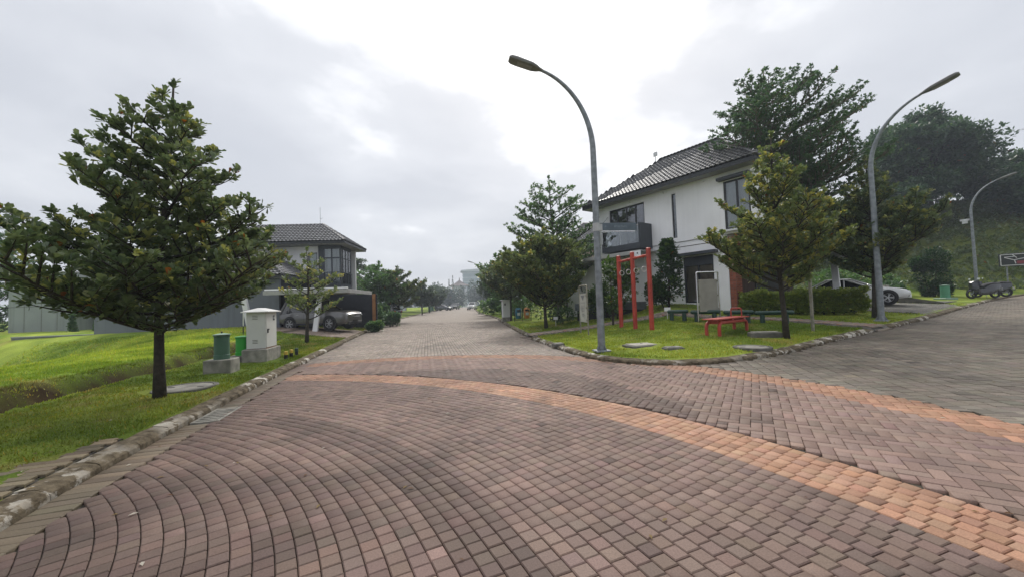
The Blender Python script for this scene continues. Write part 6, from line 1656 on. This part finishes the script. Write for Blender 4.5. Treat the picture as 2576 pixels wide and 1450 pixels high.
# ------------------------------------------------------------------ far end of the main street and the horizon
def woodland():
    q = np.random.default_rng(99); P, D = [], []
    for i in range(150):
        x = q.uniform(-190, 75); y = 178 + q.uniform(0, 40) + .05 * abs(x + 20)
        H = q.uniform(7, 12.5) * (1 + .25 * math.exp(-((x + 14) / 18) ** 2)); W = q.uniform(5, 9)
        if -24 < x < -15: y += 14
        m = 130; d = unit(q.normal(0, 1, (m, 3))); k = q.uniform(.5, 1.0, (m, 1)); P.append(np.array([x, y, H * .52]) + d * np.array([W / 2, W / 2, H * .5]) * k); D.append(d)
    o = leaf_cloud('far_woodland', np.concatenate(P), np.concatenate(D), 5, 1.1, [(.020, .040, .022), (.050, .080, .040), (.07, .10, .05)], 'small', None, .8, .4, .1, 100, .05)
    tag(o, 'hazy wood closing the far end of the street', 'woodland', kind='stuff')
woodland()
for i, (x, H) in enumerate(((-33.4, 15.5), (-31.4, 17.5))):
    q = np.random.default_rng(800 + i); n = 300; h = q.random(n); a = q.uniform(0, 6.28, n); r = (2.3 * (1 - h) + .02) * q.uniform(.4, 1.1, n)
    leafy('spire_conifer', (x, 205, 0), ('left', 'right') [i] + ' of two pointed conifers on the skyline', np.column_stack([r * np.cos(a), r * np.sin(a), 2 + h * (H - 2)]), unit(np.column_stack([np.cos(a), np.sin(a), np.full(n, .3)])), 7, .32, HAZY, 'small', 'conifer', [[(0, 0, -.5), (0, 0, H)]], 'pointed conifers on the skyline', 810 + i)
pg = empty('hilltop_house', (-31.0, 228, 0), R(6), 'pale house with upturned roof on the skyline', 'house')
MB().span(-4.2, 4.2, -3, 5, 0, 13.2).build('wall', M_WALL, pg)
mb = MB().add([(-6, -4.5, 13.0), (6, -4.5, 13.0), (6, 6.5, 13.0), (-6, 6.5, 13.0), (-3, -2, 14.3), (3, -2, 14.3), (3, 4, 14.3), (-3, 4, 14.3), (0, 1, 16.6)], [(0, 3, 2, 1), (0, 1, 5, 4), (1, 2, 6, 5), (2, 3, 7, 6), (3, 0, 4, 7), (4, 5, 8), (5, 6, 8), (6, 7, 8), (7, 4, 8)])
mb.build('roof', mat('far_roof', (.16, .13, .12), .8, .1), pg); MB().tube([(0, 1, 16.3), (0, 1, 17.8)], .25, 6).build('finial', MATS['far_roof'], pg)
for x in (-2.2, .2, 2.4): MB().span(x - .5, x + .5, -3.06, -3.0, 9.6, 11.4).build('window', M_GLASS_DK, pg)
tw = empty('glass_tower', (-31.0, 300, 0), R(10), 'pale blue glass office tower on the skyline', 'tower')
MB().span(-7, 7, -5, 5, 0, 27).build('core', mat('tower_glass', (.30, .36, .40), .25, .08, .3), tw)
for k in range(8): MB().span(-7.15, 7.15, -5.15, 5.15, 2.5 + k * 3.3, 3.0 + k * 3.3).build('floor_band', mat('tower_band', (.46, .49, .51), .6, .05), tw)
mb = MB(); mb.add([(-8.5, -6, 27.01), (8.5, -6, 27.01), (8.5, 6, 27.01), (-8.5, 6, 27.01), (-8.5, -6, 28.2), (8.5, -6, 29.2), (8.5, 6, 29.2), (-8.5, 6, 28.2)], [(0, 3, 2, 1), (4, 5, 6, 7), (0, 1, 5, 4), (1, 2, 6, 5), (2, 3, 7, 6), (3, 0, 4, 7)]); mb.build('roof', MATS['tower_band'], tw)
sh = empty('low_house', (-22.5, 66, gz(-22.5, 66)), R(8), 'low pale grey house seen beyond the rounded street trees', 'house')
MB().span(-3.4, 3.6, 0, 5, 0, 3.0).build('wall', mat('pale_blue_wall', (.36, .40, .43), .8, .06), sh); MB().span(-3.8, 4.0, -.5, 5.5, 3.0, 3.25).build('roof', M_GREYWALL, sh)
MB().span(-3.0, 3.4, -2.2, -2.0, 0, 1.0).build('front_wall', mat('front_wall_grey', (.20, .21, .22), .8, .08), sh)
for x in (-2.2, -.6, 1.4): MB().span(x - .45, x + .45, -.03, 0, .9, 2.4).build('window', M_GLASS_DK, sh)
aw = empty('awning', (-19.3, 73, gz(-19.3, 73)), R(8), 'blue and white awning beside the far left verge', 'awning')
MB().add([(-2.4, -1.5, 1.9), (2.2, -1.5, 2.6), (2.2, 1.5, 2.8), (-2.4, 1.5, 2.1)], [(0, 1, 2, 3)]).build('sheet', mat('awning_blue', (.10, .16, .36), .6, .1), aw)
mb = MB()
for x, z in ((-2.3, 1.9), (2.1, 2.6)):
    for y in (-1.4, 1.4): mb.tube([(x, y, 0), (x, y, z)], .04, 6)
mb.build('posts', M_GALV, aw)
lobed_tree('flat_topped_tree', (-25.5, 58, gz(-25.5, 58)), 9.2, 8.5, 'hazy flat-topped tree behind the glazed corner bay', 901, HAZY, .32, 1500, .15, None, .22, .45, lobes=14)
for i, (x, y, H, W) in enumerate(((-30, 72, 7.5, 8), (-37, 90, 8, 10), (-27, 95, 7, 7.5), (-24, 120, 8, 8), (-27.5, 140, 8.5, 9))):
    lobed_tree('garden_tree', (x, y, gz(x, y)), H, W, ('round garden tree behind the pale grey house', 'broad garden tree far behind the left houses', 'garden tree beyond the blue awning', 'hazy tree near the far parked cars', 'hazy tree where the street bends')[i], 910 + i, HAZY, .5, 900, .2, 'garden trees beyond the left houses', .8, .12, lobes=14)
for i, (x, y, H, W) in enumerate(((3.5, 62, 8, 8), (2, 80, 8, 9), (-2, 105, 8, 9), (-5.5, 130, 8.5, 9), (9.5, 58, 9, 8), (-10, 152, 9, 8))):
    lobed_tree('garden_tree', (x, y, gz(x, y)), H, W, ('round tree behind the right street trees', 'second round tree behind the right street trees', 'round tree near the far end of the right verge', 'hazy round tree at the bend on the right', 'round tree behind the brick house', 'hazy tree at the very end of the street')[i], 930 + i, HAZY, .5, 900, .2, 'garden trees beyond the right verge', .8, .12, lobes=14)
# bushes by the carport and far verge
for i, (x, y, w, h, lab, c) in enumerate(((-8.95, 24.9, .55, .65, 'leafy clump at the foot of the carport column', FRESH), (-11.0, 29.3, 1.5, 1.5, 'dark bush right of the silver car bonnet', DEEP), (-9.7, 30.6, .9, 1.1, 'rounded bush on the verge beyond the driveway', DEEP), (-11.2, 32.6, .8, 1.7, 'dark ball-shaped bush in front of the parked dark car', DEEP), (-14.8, 31.5, 1.2, 2.4, 'bright green cloud-pruned bush behind the carport', FRESH), (-2.6, 48, 1.8, 1.9, 'pale grassy bush on the right verge before the far lamp', FRESH), (.6, 33.5, 1.4, 1.8, 'bush behind the litter bins', FRESH), (2.6, 27.0, 1.5, 2.0, 'leafy bush behind the low dense tree', GLOSSY), (-.3, 41, 1.3, 1.5, 'bush behind the pale cabinet', FRESH))):
    shrub((x, y), [((0, 0, h * .5), (w, w * .8, h * .52)), ((w * .3, .1, h * .7), (w * .6, w * .6, h * .35))], lab, .16 if y < 40 else .3, c, 950 + i, 8, 200, kind='small', group='garden bushes along the street')
for i, (x, y) in enumerate(((-17.2, 80), (-18.3, 88))):
    t = empty('cable_pedestal', (x, y, gz(x, y)), 0, ('nearer', 'farther')[i] + ' of two green pedestals on the distant left verge', 'cable pedestal', 'green cable pedestals'); MB().bbox((0, 0, .05), (.7, .7, .2), .02).build('plinth', M_CONC, t); pedestal(t, .3, 1.2, .15, M_PGREEN, M_PGREEN2, False)

# ------------------------------------------------------------------ haze
hz = MB().span(-335, 335, -135, 360, -4.5, 37).build('haze', mat('haze_dummy', (1, 1, 1)))
hm = bpy.data.materials.new('haze'); hm.use_nodes = True; hm.node_tree.nodes.clear()
ho = hm.node_tree.nodes.new('ShaderNodeOutputMaterial'); hv = hm.node_tree.nodes.new('ShaderNodeVolumePrincipled')
hv.inputs['Color'].default_value = (.80, .88, 1.0, 1); hv.inputs['Density'].default_value = .0012; hv.inputs['Anisotropy'].default_value = .25
hm.node_tree.links.new(hv.outputs[0], ho.inputs['Volume'])
hz.data.materials.clear(); hz.data.materials.append(hm)
tag(hz, 'thin pale haze over the whole place', 'haze', kind='stuff')
